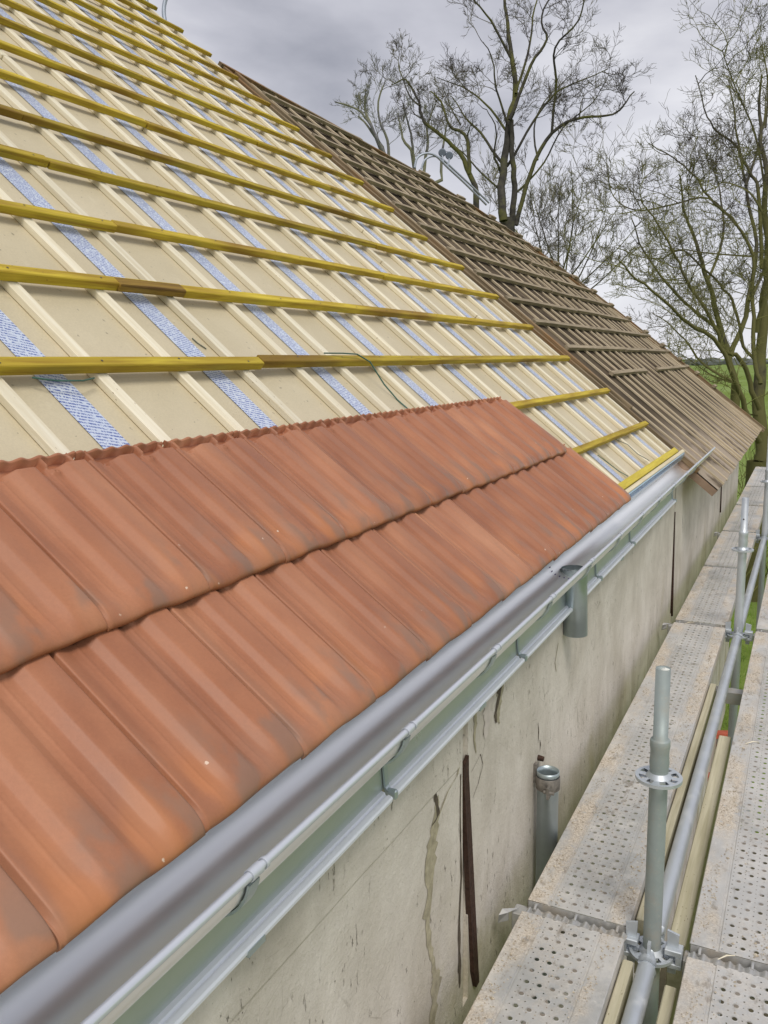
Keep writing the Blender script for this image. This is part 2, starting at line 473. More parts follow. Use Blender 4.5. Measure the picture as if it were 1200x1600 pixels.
def mk_deck():
    M = Mat('perforated_steel_deck', 0.6, 0.35, 0.4)
    s = M.sep()
    x, y = s[0], s[1]
    def holes(px, py, ox, oy, r):
        fx = M.math('MULTIPLY', M.math('SUBTRACT', M.math('FRACT', M.math('DIVIDE', M.math('ADD', x, ox), px)), 0.5), px)
        fy = M.math('MULTIPLY', M.math('SUBTRACT', M.math('FRACT', M.math('DIVIDE', M.math('ADD', y, oy), py)), 0.5), py)
        d = M.math('SQRT', M.math('ADD', M.math('MULTIPLY', fx, fx), M.math('MULTIPLY', fy, fy)))
        return M.math('SUBTRACT', 1.0, M.smooth(d, r*0.86, r*1.1)), d
    inside = M.math('MULTIPLY', M.smooth(x, 0.082, 0.083), M.math('SUBTRACT', 1.0, M.smooth(x, 0.218, 0.219)))
    big, d1 = holes(0.034, 0.046, -0.082, 0.0, 0.0064)
    sm1, d2 = holes(0.034, 0.046, -0.082 + 0.017, 0.023, 0.0022)
    sm2, d3 = holes(0.034, 0.046, -0.082 + 0.017, 0.0, 0.0018)
    inside2 = M.math('MULTIPLY', M.smooth(x, 0.070, 0.071), M.math('SUBTRACT', 1.0, M.smooth(x, 0.230, 0.231)))
    hole = M.math('MAXIMUM', M.math('MULTIPLY', big, inside), M.math('MULTIPLY', M.math('MAXIMUM', sm1, sm2), inside2))
    rim = M.math('MULTIPLY', M.math('SUBTRACT', 1.0, M.smooth(d1, 0.0064, 0.0095)), inside)
    v = M.offset(17.0)
    n1 = M.noise(3.0, 5, 0.65, v)
    n2 = M.noise(38, 5, 0.72, v)
    n3 = M.noise(160, 3, 0.7, v)
    c = M.ramp(n1, [(0.3, (0.40, 0.405, 0.395)), (0.5, (0.55, 0.545, 0.53)), (0.72, (0.68, 0.665, 0.64))])
    # trodden mortar crust: thick on the flat edges, thin in the middle
    edge = M.math('MAXIMUM', M.math('SUBTRACT', 1.0, M.smooth(x, 0.045, 0.085)), M.smooth(x, 0.215, 0.25))
    lump = M.noise(4.5, 4, 0.6, M.mapping((1.6, 0.8, 1), src=v))
    crust = M.math('MULTIPLY', M.math('ADD', 0.30, M.math('MULTIPLY', edge, 0.75)), M.smooth(lump, 0.32, 0.62), clamp=True)
    crust = M.math('MULTIPLY', crust, M.smooth(M.math('ADD', n2, M.math('MULTIPLY', edge, 0.10)), 0.42, 0.54), clamp=True)
    cc = M.ramp(n3, [(0.3, (0.32, 0.25, 0.18)), (0.5, (0.56, 0.48, 0.38)), (0.72, (0.78, 0.71, 0.60))])
    c = M.mix(M.math('MULTIPLY', crust, 0.9), c, cc)
    resid = M.smooth(M.noise(7, 6, 0.75, M.mapping((1.3, 0.8, 1), loc=(2, 8, 1), src=v)), 0.50, 0.66)
    c = M.mix(M.math('MULTIPLY', resid, 0.5), c, (0.74, 0.71, 0.66))
    soil = M.smooth(M.noise(16, 5, 0.7, M.mapping((1.5, 0.7, 1), loc=(4, 4, 4), src=v)), 0.56, 0.70)
    c = M.mix(M.math('MULTIPLY', soil, 0.55), c, (0.20, 0.155, 0.105))
    white = M.smooth(M.noise(55, 2, 0.6, M.mapping((1, 1, 1), loc=(9, 9, 9), src=v)), 0.70, 0.74)
    c = M.mix(M.math('MULTIPLY', white, 0.7), c, (0.72, 0.70, 0.66))
    clog = M.smooth(M.noise(19, 1, 0.5, v), 0.50, 0.56)      # some holes are full of dirt
    c = M.mix(M.math('MULTIPLY', M.math('MULTIPLY', hole, clog), 0.75), c, (0.17, 0.13, 0.085))
    M.color(c)
    M.link(M.math('MULTIPLY', M.math('SUBTRACT', 1.0, crust), 0.4), M.b.inputs['Metallic'])
    hgt = M.math('ADD', M.math('MULTIPLY', M.math('MULTIPLY', n3, crust), 1.0), M.math('MULTIPLY', rim, 0.6))
    M.bump(hgt, 0.55, 0.004)
    tr = M.node('ShaderNodeBsdfTransparent')
    mx = M.node('ShaderNodeMixShader')
    M.link(M.math('MULTIPLY', hole, M.math('SUBTRACT', 1.0, clog)), mx.inputs[0])
    M.link(M.b.outputs[0], mx.inputs[1]); M.link(tr.outputs[0], mx.inputs[2])
    M.link(mx.outputs[0], M.out.inputs['Surface'])
    return M.m
M_deck = mk_deck()
M_deckside = mk_galv('deck_side', (0.47, 0.47, 0.46), 0.55, 0.35, 1.0, dirt=0.6)

M_endcap = mk_galv('ribbed_end_metal', (0.58, 0.58, 0.57), 0.42, 0.6, 1.0, dirt=0.75, wob=0.2)
def mk_crumb():
    M = Mat('mortar_crumbs', 0.95)
    M.color(M.ramp(M.noise(90, 2, 0.6), [(0.3, (0.26, 0.20, 0.14)), (0.5, (0.46, 0.39, 0.29)), (0.72, (0.72, 0.66, 0.55))]))
    return M.m
M_crumb = mk_crumb()

def mk_wall():
    M = Mat('cement_render', 0.9, spec=0.2)
    s = M.sep()                                        # world coordinates: y along the wall, z up
    n1 = M.noise(2.6, 7, 0.68, None, 0.4)
    n2 = M.noise(1.0, 6, 0.72, M.mapping((11, 11, 4.0)))
    c = M.ramp(n1, [(0.25, (0.52, 0.475, 0.40)), (0.48, (0.65, 0.60, 0.52)), (0.66, (0.76, 0.71, 0.63))])
    c = M.mix(0.3, c, M.ramp(n2, [(0.3, 0.72), (0.6, 1.0)]), 'MULTIPLY')
    # long drips
    dr = M.noise(1.0, 4, 0.6, M.mapping((5, 3.6, 0.9), loc=(1, 3, 2)), 0.5)
    low = M.math('SUBTRACT', 1.0, M.smooth(M.math('ADD', s[2], M.math('MULTIPLY', n1, 0.5)), -1.75, -0.95))
    dmask = M.math('MULTIPLY', M.smooth(dr, 0.44, 0.66), M.math('ADD', 0.10, M.math('MULTIPLY', low, 0.85)))
    c = M.mix(M.math('MULTIPLY', dmask, 0.62), c, (0.34, 0.29, 0.19))
    al = M.math('MULTIPLY', M.smooth(M.noise(2.4, 4, 0.6, M.mapping((1, 1, 0.7), loc=(7, 2, 6))), 0.52, 0.70), low)
    c = M.mix(M.math('MULTIPLY', al, 0.55), c, (0.44, 0.39, 0.17))
    # pits and small dark scratches
    p = M.smooth(M.noise(1.0, 4, 0.75, M.mapping((60, 60, 20))), 0.62, 0.69)
    p = M.math('MULTIPLY', p, M.smooth(M.noise(5, 3, 0.5), 0.42, 0.58))
    c = M.mix(M.math('MULTIPLY', p, 0.65), c, (0.20, 0.165, 0.11))
    p2 = M.smooth(M.noise(150, 2, 0.6), 0.7, 0.75)
    c = M.mix(M.math('MULTIPLY', p2, 0.45), c, (0.18, 0.15, 0.11))
    hair = M.node('ShaderNodeTexVoronoi', feature='DISTANCE_TO_EDGE'); M.link(M.mapping((3.1, 3.1, 2.2), src=None), hair.inputs['Vector'])
    hl = M.math('MULTIPLY', M.math('SUBTRACT', 1.0, M.smooth(M.math('ADD', hair.outputs['Distance'], M.math('MULTIPLY', n2, 0.03)), 0.016, 0.026)), M.smooth(M.noise(1.1, 3, 0.5), 0.50, 0.58))
    c = M.mix(M.math('MULTIPLY', hl, 0.35), c, (0.22, 0.185, 0.13))
    M.color(c)
    h = M.math('SUBTRACT', M.math('ADD', M.math('MULTIPLY', n2, 0.5), M.math('MULTIPLY', M.noise(90, 4, 0.7), 0.4)), p)
    M.bump(h, 0.8, 0.010)
    return M.m
M_wall = mk_wall()

def simple(name, c, rough=0.7, metallic=0.0, var=0.25, sc=12, bump=0.0):
    M = Mat(name, rough, metallic, 0.35)
    n = M.noise(sc, 5, 0.65)
    M.color(M.ramp(n, [(0.3, tuple(x*(1-var) for x in c)), (0.7, tuple(min(1, x*(1+var)) for x in c))]))
    if bump: M.bump(n, bump, 0.004)
    return M.m
M_patch = simple('open_crack_filling', (0.38, 0.34, 0.235), 0.95, var=0.3, sc=40, bump=0.5)
M_crackdark = simple('dark_crack', (0.10, 0.08, 0.055), 0.95, var=0.5, sc=60)
M_nail = simple('nail_head', (0.10, 0.09, 0.08), 0.5, 0.6, var=0.3)
M_rust = simple('rusty_flat_bar', (0.060, 0.032, 0.022), 0.75, 0.25, var=0.45, sc=70, bump=0.5)
M_bright_plaster = simple('fresh_plaster', (0.62, 0.56, 0.50), 0.9, var=0.12, sc=30, bump=0.4)
M_wire = simple('green_wire', (0.05, 0.13, 0.10), 0.4, var=0.2)
M_wireold = simple('steel_wire', (0.16, 0.17, 0.13), 0.5, 0.5, var=0.3)
M_white = simple('white_lump', (0.75, 0.76, 0.70), 0.8, var=0.1, sc=60, bump=0.5)
M_brick = simple('red_brick', (0.50, 0.12, 0.07), 0.85, var=0.3, sc=8)
M_disc = simple('wheel_rubber', (0.17, 0.20, 0.25), 0.6, var=0.1)
M_darkgap = simple('dark_timber', (0.055, 0.04, 0.028), 0.95, var=0.4, sc=20)
M_soffit = simple('brown_end_board', (0.29, 0.20, 0.14), 0.85, var=0.25, sc=9)

def mk_oldroof():
    M = Mat('old_corrugated_sheet', 0.95, spec=0.15)
    s = M.sep()                                        # roof frame
    n1 = M.noise(2.2, 5, 0.62)
    n2 = M.noise(1.0, 4, 0.65, M.mapping((3, 26, 20)))
    c = M.ramp(n1, [(0.3, (0.062, 0.046, 0.030)), (0.55, (0.118, 0.088, 0.058)), (0.75, (0.19, 0.145, 0.098))])
    c = M.mix(0.4, c, M.ramp(n2, [(0.3, 0.5), (0.65, 1.0)]), 'MULTIPLY')
    gaps = M.math('SUBTRACT', 1.0, M.smooth(M.math('ABSOLUTE', M.math('SUBTRACT', M.math('FRACT', M.math('MULTIPLY', s[1], 6.1)), 0.5)), 0.0, 0.06))
    holes = M.smooth(M.noise(1.0, 3, 0.6, M.mapping((3.2, 5, 1), loc=(3, 3, 3))), 0.52, 0.60)
    c = M.mix(M.math('MULTIPLY', M.math('MAXIMUM', gaps, M.math('MULTIPLY', holes, M.math('SUBTRACT', 1.0, M.smooth(s[0], -2.2, -0.9)))), 0.8), c, (0.03, 0.022, 0.015))
    eave = M.math('MULTIPLY', M.smooth(s[0], -0.60, 0.0), M.smooth(M.noise(3.4, 4, 0.6, M.mapping((1.0, 0.8, 1), loc=(2, 5, 0))), 0.30, 0.50))
    c = M.mix(M.math('MULTIPLY', eave, 0.75), c, (0.46, 0.38, 0.30))
    M.color(c)
    M.bump(M.noise(70, 4, 0.7), 0.5, 0.004)
    return M.m
M_oldroof = mk_oldroof()

def mk_film():
    M = Mat('blue_printed_film', 0.25, 0.6, 0.5)
    s = M.sep()                                        # world coordinates
    n = M.noise(1.0, 3, 0.75, M.mapping((160, 38, 90)))
    n2 = M.noise(1.0, 2, 0.5, M.mapping((8, 5, 8)))
    edge = M.math('MULTIPLY', M.smooth(s[2], -0.664, -0.655), M.math('SUBTRACT', 1.0, M.smooth(s[2], -0.638, -0.631)))
    ink = M.math('MULTIPLY', M.math('MULTIPLY', M.smooth(n, 0.47, 0.52), M.smooth(n2, 0.35, 0.5)), edge)
    film = M.smooth(s[2], -0.674, -0.664)
    c = M.mix(film, (0.66, 0.70, 0.70), (0.30, 0.47, 0.56))
    c = M.mix(M.math('MULTIPLY', ink, 0.9), c, (0.015, 0.09, 0.34))
    yl = M.math('MULTIPLY', M.smooth(s[1], 5.2, 5.6), M.smooth(M.noise(1.0, 2, 0.5, M.mapping((10, 3, 10))), 0.52, 0.62))
    c = M.mix(M.math('MULTIPLY', yl, 0.6), c, (0.42, 0.50, 0.06))
    M.color(c); M.bump(M.noise(9, 3, 0.5), 0.25, 0.006)
    return M.m
M_film = mk_film()

def mk_grass():
    M = Mat('meadow', 0.95, spec=0.1)
    n1 = M.noise(0.05, 4, 0.6)
    n2 = M.noise(1.4, 5, 0.7)
    n3 = M.noise(28, 3, 0.7)
    c = M.ramp(n2, [(0.3, (0.12, 0.18, 0.03)), (0.55, (0.19, 0.265, 0.05)), (0.75, (0.26, 0.33, 0.085))])
    c = M.mix(M.math('MULTIPLY', M.smooth(n1, 0.35, 0.65), 0.6), c, (0.27, 0.36, 0.12))
    c = M.mix(0.45, c, M.ramp(n3, [(0.3, 0.45), (0.65, 1.0)]), 'MULTIPLY')
    M.color(c); M.bump(n3, 0.5, 0.05)
    return M.m
M_grass = mk_grass()

def mk_bark(name, grey, moss, amt, sc=6.0):
    M = Mat(name, 0.95, spec=0.1)
    n = M.noise(sc, 4, 0.6)
    n2 = M.noise(0.55, 3, 0.6)
    c = M.ramp(n, [(0.3, tuple(x*0.6 for x in grey)), (0.7, tuple(x*1.3 for x in grey))])
    n2 = M.math('ADD', n2, M.math('MULTIPLY', M.math('SUBTRACT', 1.0, M.smooth(M.sep()[2], -3.0, 4.0)), 0.22))
    m = M.smooth(M.math('ADD', n2, M.math('MULTIPLY', n, 0.3)), 0.62 - 0.3*amt, 0.78 - 0.2*amt)
    c = M.mix(M.math('MULTIPLY', m, 0.85), c, moss)
    M.color(c); M.bump(n, 0.5, 0.02)
    return M.m
M_bark = mk_bark('mossy_bark', (0.095, 0.085, 0.066), (0.135, 0.130, 0.045), 0.20)
M_bark2 = mk_bark('dark_bark', (0.072, 0.066, 0.058), (0.12, 0.12, 0.035), 0.2)
M_twig = mk_bark('brown_twigs', (0.085, 0.072, 0.066), (0.13, 0.12, 0.055), 0.1)
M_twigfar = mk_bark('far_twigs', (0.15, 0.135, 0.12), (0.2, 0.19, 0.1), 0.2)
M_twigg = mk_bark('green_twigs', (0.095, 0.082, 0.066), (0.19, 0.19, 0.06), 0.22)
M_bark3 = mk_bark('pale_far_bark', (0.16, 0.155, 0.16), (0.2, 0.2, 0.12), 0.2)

# ------------------------------------------------------------------ setting: ground
g = MB()
N = 40
for (x0, x1, y0, y1) in ((-3000, 3000, -200, 3800),):
    g.add([(x0, y0, GROUND_Z), (x1, y0, GROUND_Z), (x1, y1, GROUND_Z), (x0, y1, GROUND_Z)], [(0, 1, 2, 3)])
obj('ground', g, M_grass, kind='structure')

so = MB(); so.add([(-0.9, -8, GROUND_Z+0.004), (3.5, -8, GROUND_Z+0.004), (3.2, 6.5, GROUND_Z+0.004), (0.2, 8.2, GROUND_Z+0.004), (-0.9, 8.6, GROUND_Z+0.004)], [(0, 1, 2, 3, 4)])  # shade below the scaffold, painted as a dark strip laid on the meadow
M_ground_shade = simple('painted_ground_shade', (0.085, 0.075, 0.045), 0.95, var=0.4, sc=3, bump=0.4)
obj('ground_shade_strip', so, M_ground_shade, kind='structure')
# far hedgerow on the horizon: countless shrubs read as one line
random.seed(5)
hb = MB()
def blob(mb, c, r, rz, seed):
    vs = []; fs = []; nu, nv = 8, 5
    for j in range(nv+1):
        ph = math.pi * j / nv
        for i in range(nu):
            th = 2*math.pi*i/nu
            k = 0.75 + 0.5*random.random()
            vs.append((c[0]+r*k*math.sin(ph)*math.cos(th), c[1]+r*k*math.sin(ph)*math.sin(th), c[2]+rz*k*math.cos(ph)))
    for j in range(nv):
        for i in range(nu):
            i2 = (i+1) % nu
            fs.append((j*nu+i, (j+1)*nu+i, (j+1)*nu+i2, j*nu+i2))
    mb.add(vs, fs)
for i in range(420):
    x = -700 + 1500*random.random(); y = 560 + 120*random.random()
    h = 1.2 + 2.2*random.random()
    blob(hb, (x, y, GROUND_Z + h*0.4), 3 + 4*random.random(), h, i)
M_hedge = simple('far_hedge', (0.13, 0.14, 0.13), 0.95, var=0.3, sc=0.4)
obj('far_hedgerow', hb, M_hedge, label='thin grey hedgerow along the horizon beyond the green field', cat='hedge', kind='stuff')

# ------------------------------------------------------------------ the building
Y0, YN, YF = -1.6, 5.95, 11.61          # near cut, end of the new part, far verge
NB = -0.953                             # top of the battens (normal offset)
B_T, CB_T = 0.028, 0.021
N_CB = NB - B_T                         # top of the counter battens
N_SH = N_CB - CB_T                      # face of the sarking boards
S_RIDGE = -5.83
bld = thing('farm_building', 'long rendered farm building whose pitched roof is being relaid with battens and new tiles', 'building', (-3.0, 5.0, GROUND_Z))

def roof_part(name, mb, mat, parent=None, **k):
    return obj(name, mb, mat, parent or bld, ROOF, **k)

# walls
w = MB()
def wall_panel(mb, y0, y1, ztop):
    mb.box(WALL_X-0.30, WALL_X, y0, y1, GROUND_Z-0.3, ztop)
# openings for the rusty flat bars are real grooves between wall lengths
grooves = [(1.955, 1.995), (5.80, 5.835), (9.14, 9.175)]
ys = [Y0] + [v for g_ in grooves for v in g_] + [YF-0.1]
for i in range(0, len(ys), 2):
    ztop = -0.80 if ys[i] < 5.9 else -0.90
    wall_panel(w, ys[i], ys[i+1], ztop)
for a, b in grooves:                      # behind / below / above the grooves
    w.box(WALL_X-0.30, WALL_X-0.012, a, b, GROUND_Z-0.3, -0.80 if a < 5.7 else -0.9)
    w.box(WALL_X-0.012, WALL_X, a, b, GROUND_Z-0.3, -1.76)
obj('wall', w, M_wall, bld)
up = MB()                                  # upper lift of render, a little proud
random.seed(3)
def proud(y0, y1, z0a, z0b, z1, t):
    n = 26; vs = []; fs = []
    for i in range(n+1):
        y = y0 + (y1-y0)*i/n
        zb = z0a + (z0b-z0a)*i/n + 0.006*mnoise.noise(Vector((y*9, 1, 0)))
        vs += [(WALL_X-0.001, y, zb-0.012), (WALL_X+t, y, zb), (WALL_X+t, y, z1), (WALL_X-0.001, y, z1)]
    for i in range(n):
        for k in range(3):
            fs.append((i*4+k, (i+1)*4+k, (i+1)*4+k+1, i*4+k+1))
    fs.append((0, 1, 2, 3)); fs.append((n*4+3, n*4+2, n*4+1, n*4))
    up.add(vs, [f_[::-1] for f_ in fs])
proud(Y0, 1.925, -0.97, -1.03, -0.815, 0.004)
obj('render_band', up, M_wall, bld, label='slightly proud upper band of render below the flashing')
gb = MB()                                  # gable and back wall
prof = [(WALL_X-0.3, GROUND_Z-0.3), (WALL_X-0.3, -0.95), (-5.03, 2.45), (-9.4, -0.95), (-9.4, GROUND_Z-0.3)]
vs = [(x, YF-0.35, z) for x, z in prof] + [(x, YF-0.1, z) for x, z in prof]
fs = [(0,1,2,3,4), (9,8,7,6,5)] + [(i, (i+1) % 5, (i+1) % 5+5, i+5) for i in range(5)]
gb.add(vs, fs)
gb.box(-9.65, -9.4, Y0, YF-0.1, GROUND_Z-0.3, -0.95)
obj('gable_wall', gb, M_wall, bld)

# rusty bars standing in the grooves
for i, (y0, y1, zt, zb, lean) in enumerate([(1.957, 1.993, -1.03, -1.75, 0.055), (5.802, 5.833, -1.0, -1.72, 0.02), (9.142, 9.173, -1.03, -1.55, 0.0)]):
    b = MB()
    vs = []
    for z, dy, ex in ((zt, -0.0, 0.004), (zt-0.05, 0.0, 0.004), (zb+0.06, lean, 0.012), (zb, lean+0.008, 0.012)):
        ya, yb = y0 + dy, y1 + dy
        if z == zb: ya += 0.012; 
        if z == zt: ya += 0.0
        vs += [(WALL_X-0.006, ya, z + (0.0 if z != zt else -0.02)), (WALL_X+ex, ya, z + (0.0 if z != zt else -0.02)), (WALL_X+ex, yb, z), (WALL_X-0.006, yb, z)]
    fs = [(0,1,2,3), (15,14,13,12)]
    for k in range(3):
        for q in range(4):
            q2 = (q+1) % 4
            fs.append((k*4+q, (k+1)*4+q, (k+1)*4+q2, k*4+q2))
    b.add(vs, fs)
    obj('flat_bar', b, M_rust, bld, label='dark rusty flat bar let into the render')
# cracks and torn patches in the render
def crack(pts, mat, seed, x=0.0025, lab=None):
    random.seed(seed)
    mb = MB(); vs = []; fs = []
    full = []
    for (a, b) in zip(pts[:-1], pts[1:]):
        for k in range(5):
            t = k/5
            full.append([a[j]*(1-t)+b[j]*t for j in range(3)])
    full.append(list(pts[-1]))
    for y, z, wd in full:
        l = y - wd*0.40 - 0.5*wd*random.random()**2 + random.uniform(-.2, .2)*wd; r = y + wd*0.40 + 0.5*wd*random.random()**2
        vs += [(WALL_X+x, l, z), (WALL_X+x, r, z)]
    for i in range(len(full)-1):
        fs.append((2*i, 2*i+2, 2*i+3, 2*i+1))
    mb.add([(WALL_X + x*0.45, b_, c_) for _, b_, c_ in vs], fs)
    obj('crack', mb, mat, bld, label=lab)
crack([(1.785,-1.045,.012),(1.775,-1.10,.035),(1.745,-1.17,.05),(1.735,-1.26,.045),(1.715,-1.35,.03),(1.735,-1.44,.022),(1.76,-1.51,.02),(1.775,-1.53,.05),(1.75,-1.60,.045),(1.74,-1.70,.02),(1.745,-1.95,.01)], M_patch, 4, 0.003, 'wandering pale crack left of the rusty bar')
crack([(1.765,-1.03,.012),(1.79,-1.095,.016),(1.76,-1.105,.02)], M_crackdark, 5, 0.0048)
crack([(1.79,-1.10,.012),(1.85,-1.065,.008),(1.915,-1.05,.009),(1.935,-1.02,.006)], M_patch, 6, 0.0045)
crack([(1.94,-1.06,.006),(1.935,-1.2,.006),(1.945,-1.35,.01),(1.925,-1.5,.012),(1.93,-1.62,.018),(1.93,-1.68,.005)], M_crackdark, 7, 0.0035)
crack([(2.03,-0.90,.05),(2.05,-0.95,.025),(2.04,-1.0,.012),(2.055,-1.05,.004)], M_patch, 8, 0.0035)
crack([(2.27,-0.88,.075),(2.26,-0.93,.055),(2.25,-0.975,.035),(2.235,-1.02,.025),(2.25,-1.045,.008)], M_patch, 9, 0.0035)
crack([(2.24,-0.90,.03),(2.25,-0.95,.022),(2.215,-1.0,.016),(2.22,-1.03,.01)], M_crackdark, 10, 0.005)
crack([(2.12,-0.90,.09),(2.14,-0.95,.08),(2.15,-0.99,.05),(2.13,-1.04,.02)], M_bright_plaster, 11, 0.004)
crack([(2.02,-1.09,.004),(2.09,-1.07,.004),(2.11,-1.11,.003),(2.07,-1.15,.004),(2.03,-1.17,.005)], M_crackdark, 12, 0.003)
crack([(2.9,-1.0,.006),(2.86,-1.06,.006),(2.88,-1.1,.004)], M_patch, 13, 0.003)
for q in range(7):
    random.seed(100+q)
    yy = 0.9 + 8.2*random.random()**0.8; zz = -1.0 - 0.45*random.random()
    L = 0.03 + 0.06*random.random()
    crack([(yy, zz, .002), (yy+0.01, zz-L*0.5, .010), (yy+0.004, zz-L, .002)], M_crackdark, 200+q, 0.003)

# sarking boards of the new roof
sk = MB()
sk.box(S_RIDGE, -0.201, Y0, YN+0.01, N_SH-0.03, N_SH)
roof_part('sarking_board', sk, M_sarking)
# roof structure under both halves, far slope of the roof
ub = MB()
ub.box(S_RIDGE, -0.21, Y0, YN-0.02, N_SH-0.20, N_SH-0.034)
roof_part('rafter_layer', ub, M_darkgap)
bs = MB()
rt = rp(S_RIDGE, 0, N_SH)
bs.add([(rt.x, Y0, rt.z), (rt.x, YN, rt.z), (-9.9, YN, -1.25), (-9.9, Y0, -1.25), (rt.x, Y0, rt.z-.12), (rt.x, YN, rt.z-.12), (-9.9, YN, -1.37), (-9.9, Y0, -1.37)],
       [(0,1,2,3), (7,6,5,4), (0,4,5,1), (1,5,6,2), (2,6,7,3), (3,7,4,0)])
obj('back_slope', bs, M_oldroof, bld)

# joint tapes
for k in range(-4, 8):
    yc = 1.412 + 0.595*k
    if yc < Y0+0.1 or yc > YN-0.1: continue
    t = MB()
    random.seed(k+50)
    n = 30
    vs = []; fs = []
    for i in range(n+1):
        s_ = S_RIDGE + (-0.205-S_RIDGE)*i/n
        dy = 0.004*mnoise.noise(Vector((s_*1.3, k, 0)))
        vs += [(s_, yc-0.041+dy, N_SH+0.0025), (s_, yc+0.041+dy, N_SH+0.0025)]
    for i in range(n): fs.append((2*i, 2*i+2, 2*i+3, 2*i+1))
    t.add(vs, fs)
    roof_part('joint_tape', t, M_tape)

# counter battens up the slope
ks = [1.54 + 0.2975*k for k in range(-10, 15)] + [5.915]
random.seed(21)
for yc in ks:
    if yc < Y0+0.05: continue
    j = random.uniform(-0.006, 0.006)
    m = MB()
    cut = random.uniform(-4.2, -1.6)
    for a, b in ((S_RIDGE, cut-0.0015), (cut+0.0015, -0.203)):
        m.box(a, b, yc-0.019+j, yc+0.019+j, N_SH+0.0005, N_CB, 0.0025)
        j += random.uniform(-0.004, 0.004)
    o = roof_part('counter_batten', m, M_lath)

# battens along the eave
random.seed(33)
rows = [-1.1816 - 0.3475*k for k in range(14)]
BW = 0.034
joints = {0: [2.21, 3.5], 1: [2.19], 2: [2.19, 4.15], 3: [2.19, 4.6], 4: [2.33], 5: [3.3, 5.0], 6: [2.5, 4.6], 7: [3.9], 8: [3.1]}
for k, s0 in enumerate(rows):
    jl = joints.get(k, [random.uniform(2.5, 5.0)])
    cuts = [Y0] + [j for j in jl] + [YN + random.uniform(-0.03, 0.05)]
    if k == 12: cuts[-1] = YN + 0.02
    for a, b in zip(cuts[:-1], cuts[1:]):
        m = MB()
        ds = random.uniform(-0.004, 0.004); dn = random.uniform(-0.0015, 0.0015)
        tw = random.uniform(-0.006, 0.006)
        m.box(s0-BW/2+ds, s0+BW/2+ds, a+0.0015, b-0.0015, N_CB+0.0005, NB+dn, 0.0025)
        m.v = [(x + tw*(y-a)/(b-a), y, z) for x, y, z in m.v]
        nf = len(m.f)
        for yk in ks:
            if a+0.02 < yk < b-0.02:
                for dx_, dy_ in ((random.uniform(-.008, .008), random.uniform(-.010, .010)),):
                    cx_, cy_ = s0+ds+tw*(yk-a)/(b-a)+dx_, yk+dy_
                    m.add([(cx_+0.0034*math.cos(q*math.pi/4), cy_+0.0034*math.sin(q*math.pi/4), NB+dn+0.0009) for q in range(8)], [tuple(range(8))])
        o = roof_part('batten', m, M_yellow)
        o.data.materials.append(M_nail)
        for p_ in o.data.polygons[nf:]: p_.material_index = 1
for s0, ye, jn in ((-0.838, YN+0.06, 4.38), (-0.490, YN+0.04, 4.13)):
    for a, b in ((Y0, jn), (jn, ye)):
        m = MB(); m.box(s0-BW/2, s0+BW/2, a+0.0015, b-0.0015, N_CB+0.0005, NB, 0.0025)
        roof_part('batten', m, M_yellow)
m = MB(); m.box(-0.240, -0.202, Y0, 5.90, N_CB+0.0005, NB+0.004, 0.0025)
roof_part('batten', m, M_yellow_bright, label='bright yellow lowest batten beside the gutter')
# charred end of a batten piece and its split
m = MB(); m.box(rows[1]-BW/2-0.0015, rows[1]+BW/2+0.0015, 1.90, 2.1885, N_CB+0.004, NB+0.0022, 0.003)
M_char = wood('scorched_pine', (0.10, 0.045, 0.010), (0.40, 0.25, 0.04), 1, stain=(0.05, 0.02, 0.01), stain_amt=0.8)
roof_part('batten_end', m, M_char, label='dark scorched end of the third batten from the tiles')
# eave fascia board and film covered eave sheet
m = MB(); m.box(-0.200, -0.177, Y0, 6.12, N_CB-0.03, NB-0.006, 0.003)
roof_part('fascia_board', m, M_fascia)
m = MB()
e0 = rp(-0.1755, 0, NB-0.010)
ep = [(e0.x, e0.z), (e0.x+0.004, e0.z-0.004), (e0.x-0.001, e0.z-0.030), (e0.x-0.010, e0.z-0.048)]
m.sweep(ep + [(x-0.0012, z-0.001) for x, z in reversed(ep)], Y0, 6.08, closed=True)
obj('eave_sheet', m, M_film, bld, label='galvanised eave sheet with blue printed protective film')

# rake edge lining between new and old roof
m = MB(); m.box(S_RIDGE+0.3, -0.21, 5.962, 6.09, N_SH-0.16, N_SH-0.022)
roof_part('dark_gap_board', m, M_darkgap)
m = MB(); m.box(-4.95, -0.02, 6.100, 6.140, N_SH-0.02, N_SH+0.016, 0.003)
roof_part('rake_trim', m, M_oldtrim)
m = MB(); m.box(-4.92, -0.66, 6.215, 6.262, N_SH-0.018, N_SH+0.026, 0.003)
roof_part('rake_trim', m, M_oldtrim, label='second weathered rake board with orange stains')

# old roof: corrugated sheets within the hipped outline
outline = [(-4.83, 5.90), (-4.72, 6.45), (-4.62, 7.2), (-4.46, 7.9), (-4.28, 8.8), (-3.86, 9.75), (-3.50, 10.3), (-3.0, 10.55), (-2.4, 10.85), (-1.7, 11.0), (-0.75, 11.16), (0.10, 11.22)]
outline = [(a_*1.035, b_*1.035) for a_, b_ in outline]; outline[-1] = (0.165, 11.61)
def s_top(y):
    for (s0, y0), (s1, y1) in zip(outline[:-1], outline[1:]):
        if y0 <= y <= y1: return s0 + (s1-s0)*(y-y0)/(y1-y0)
    return outline[0][0] if y < outline[0][1] else 0.1
def y_far(s):
    for (s0, y0), (s1, y1) in zip(outline[:-1], outline[1:]):
        if s0 <= s <= s1: return y0 + (y1-y0)*(s-s0)/(s1-s0)
    return outline[-1][1]
m = MB(); vs = []; fs = []
ny, ns = 70, 30
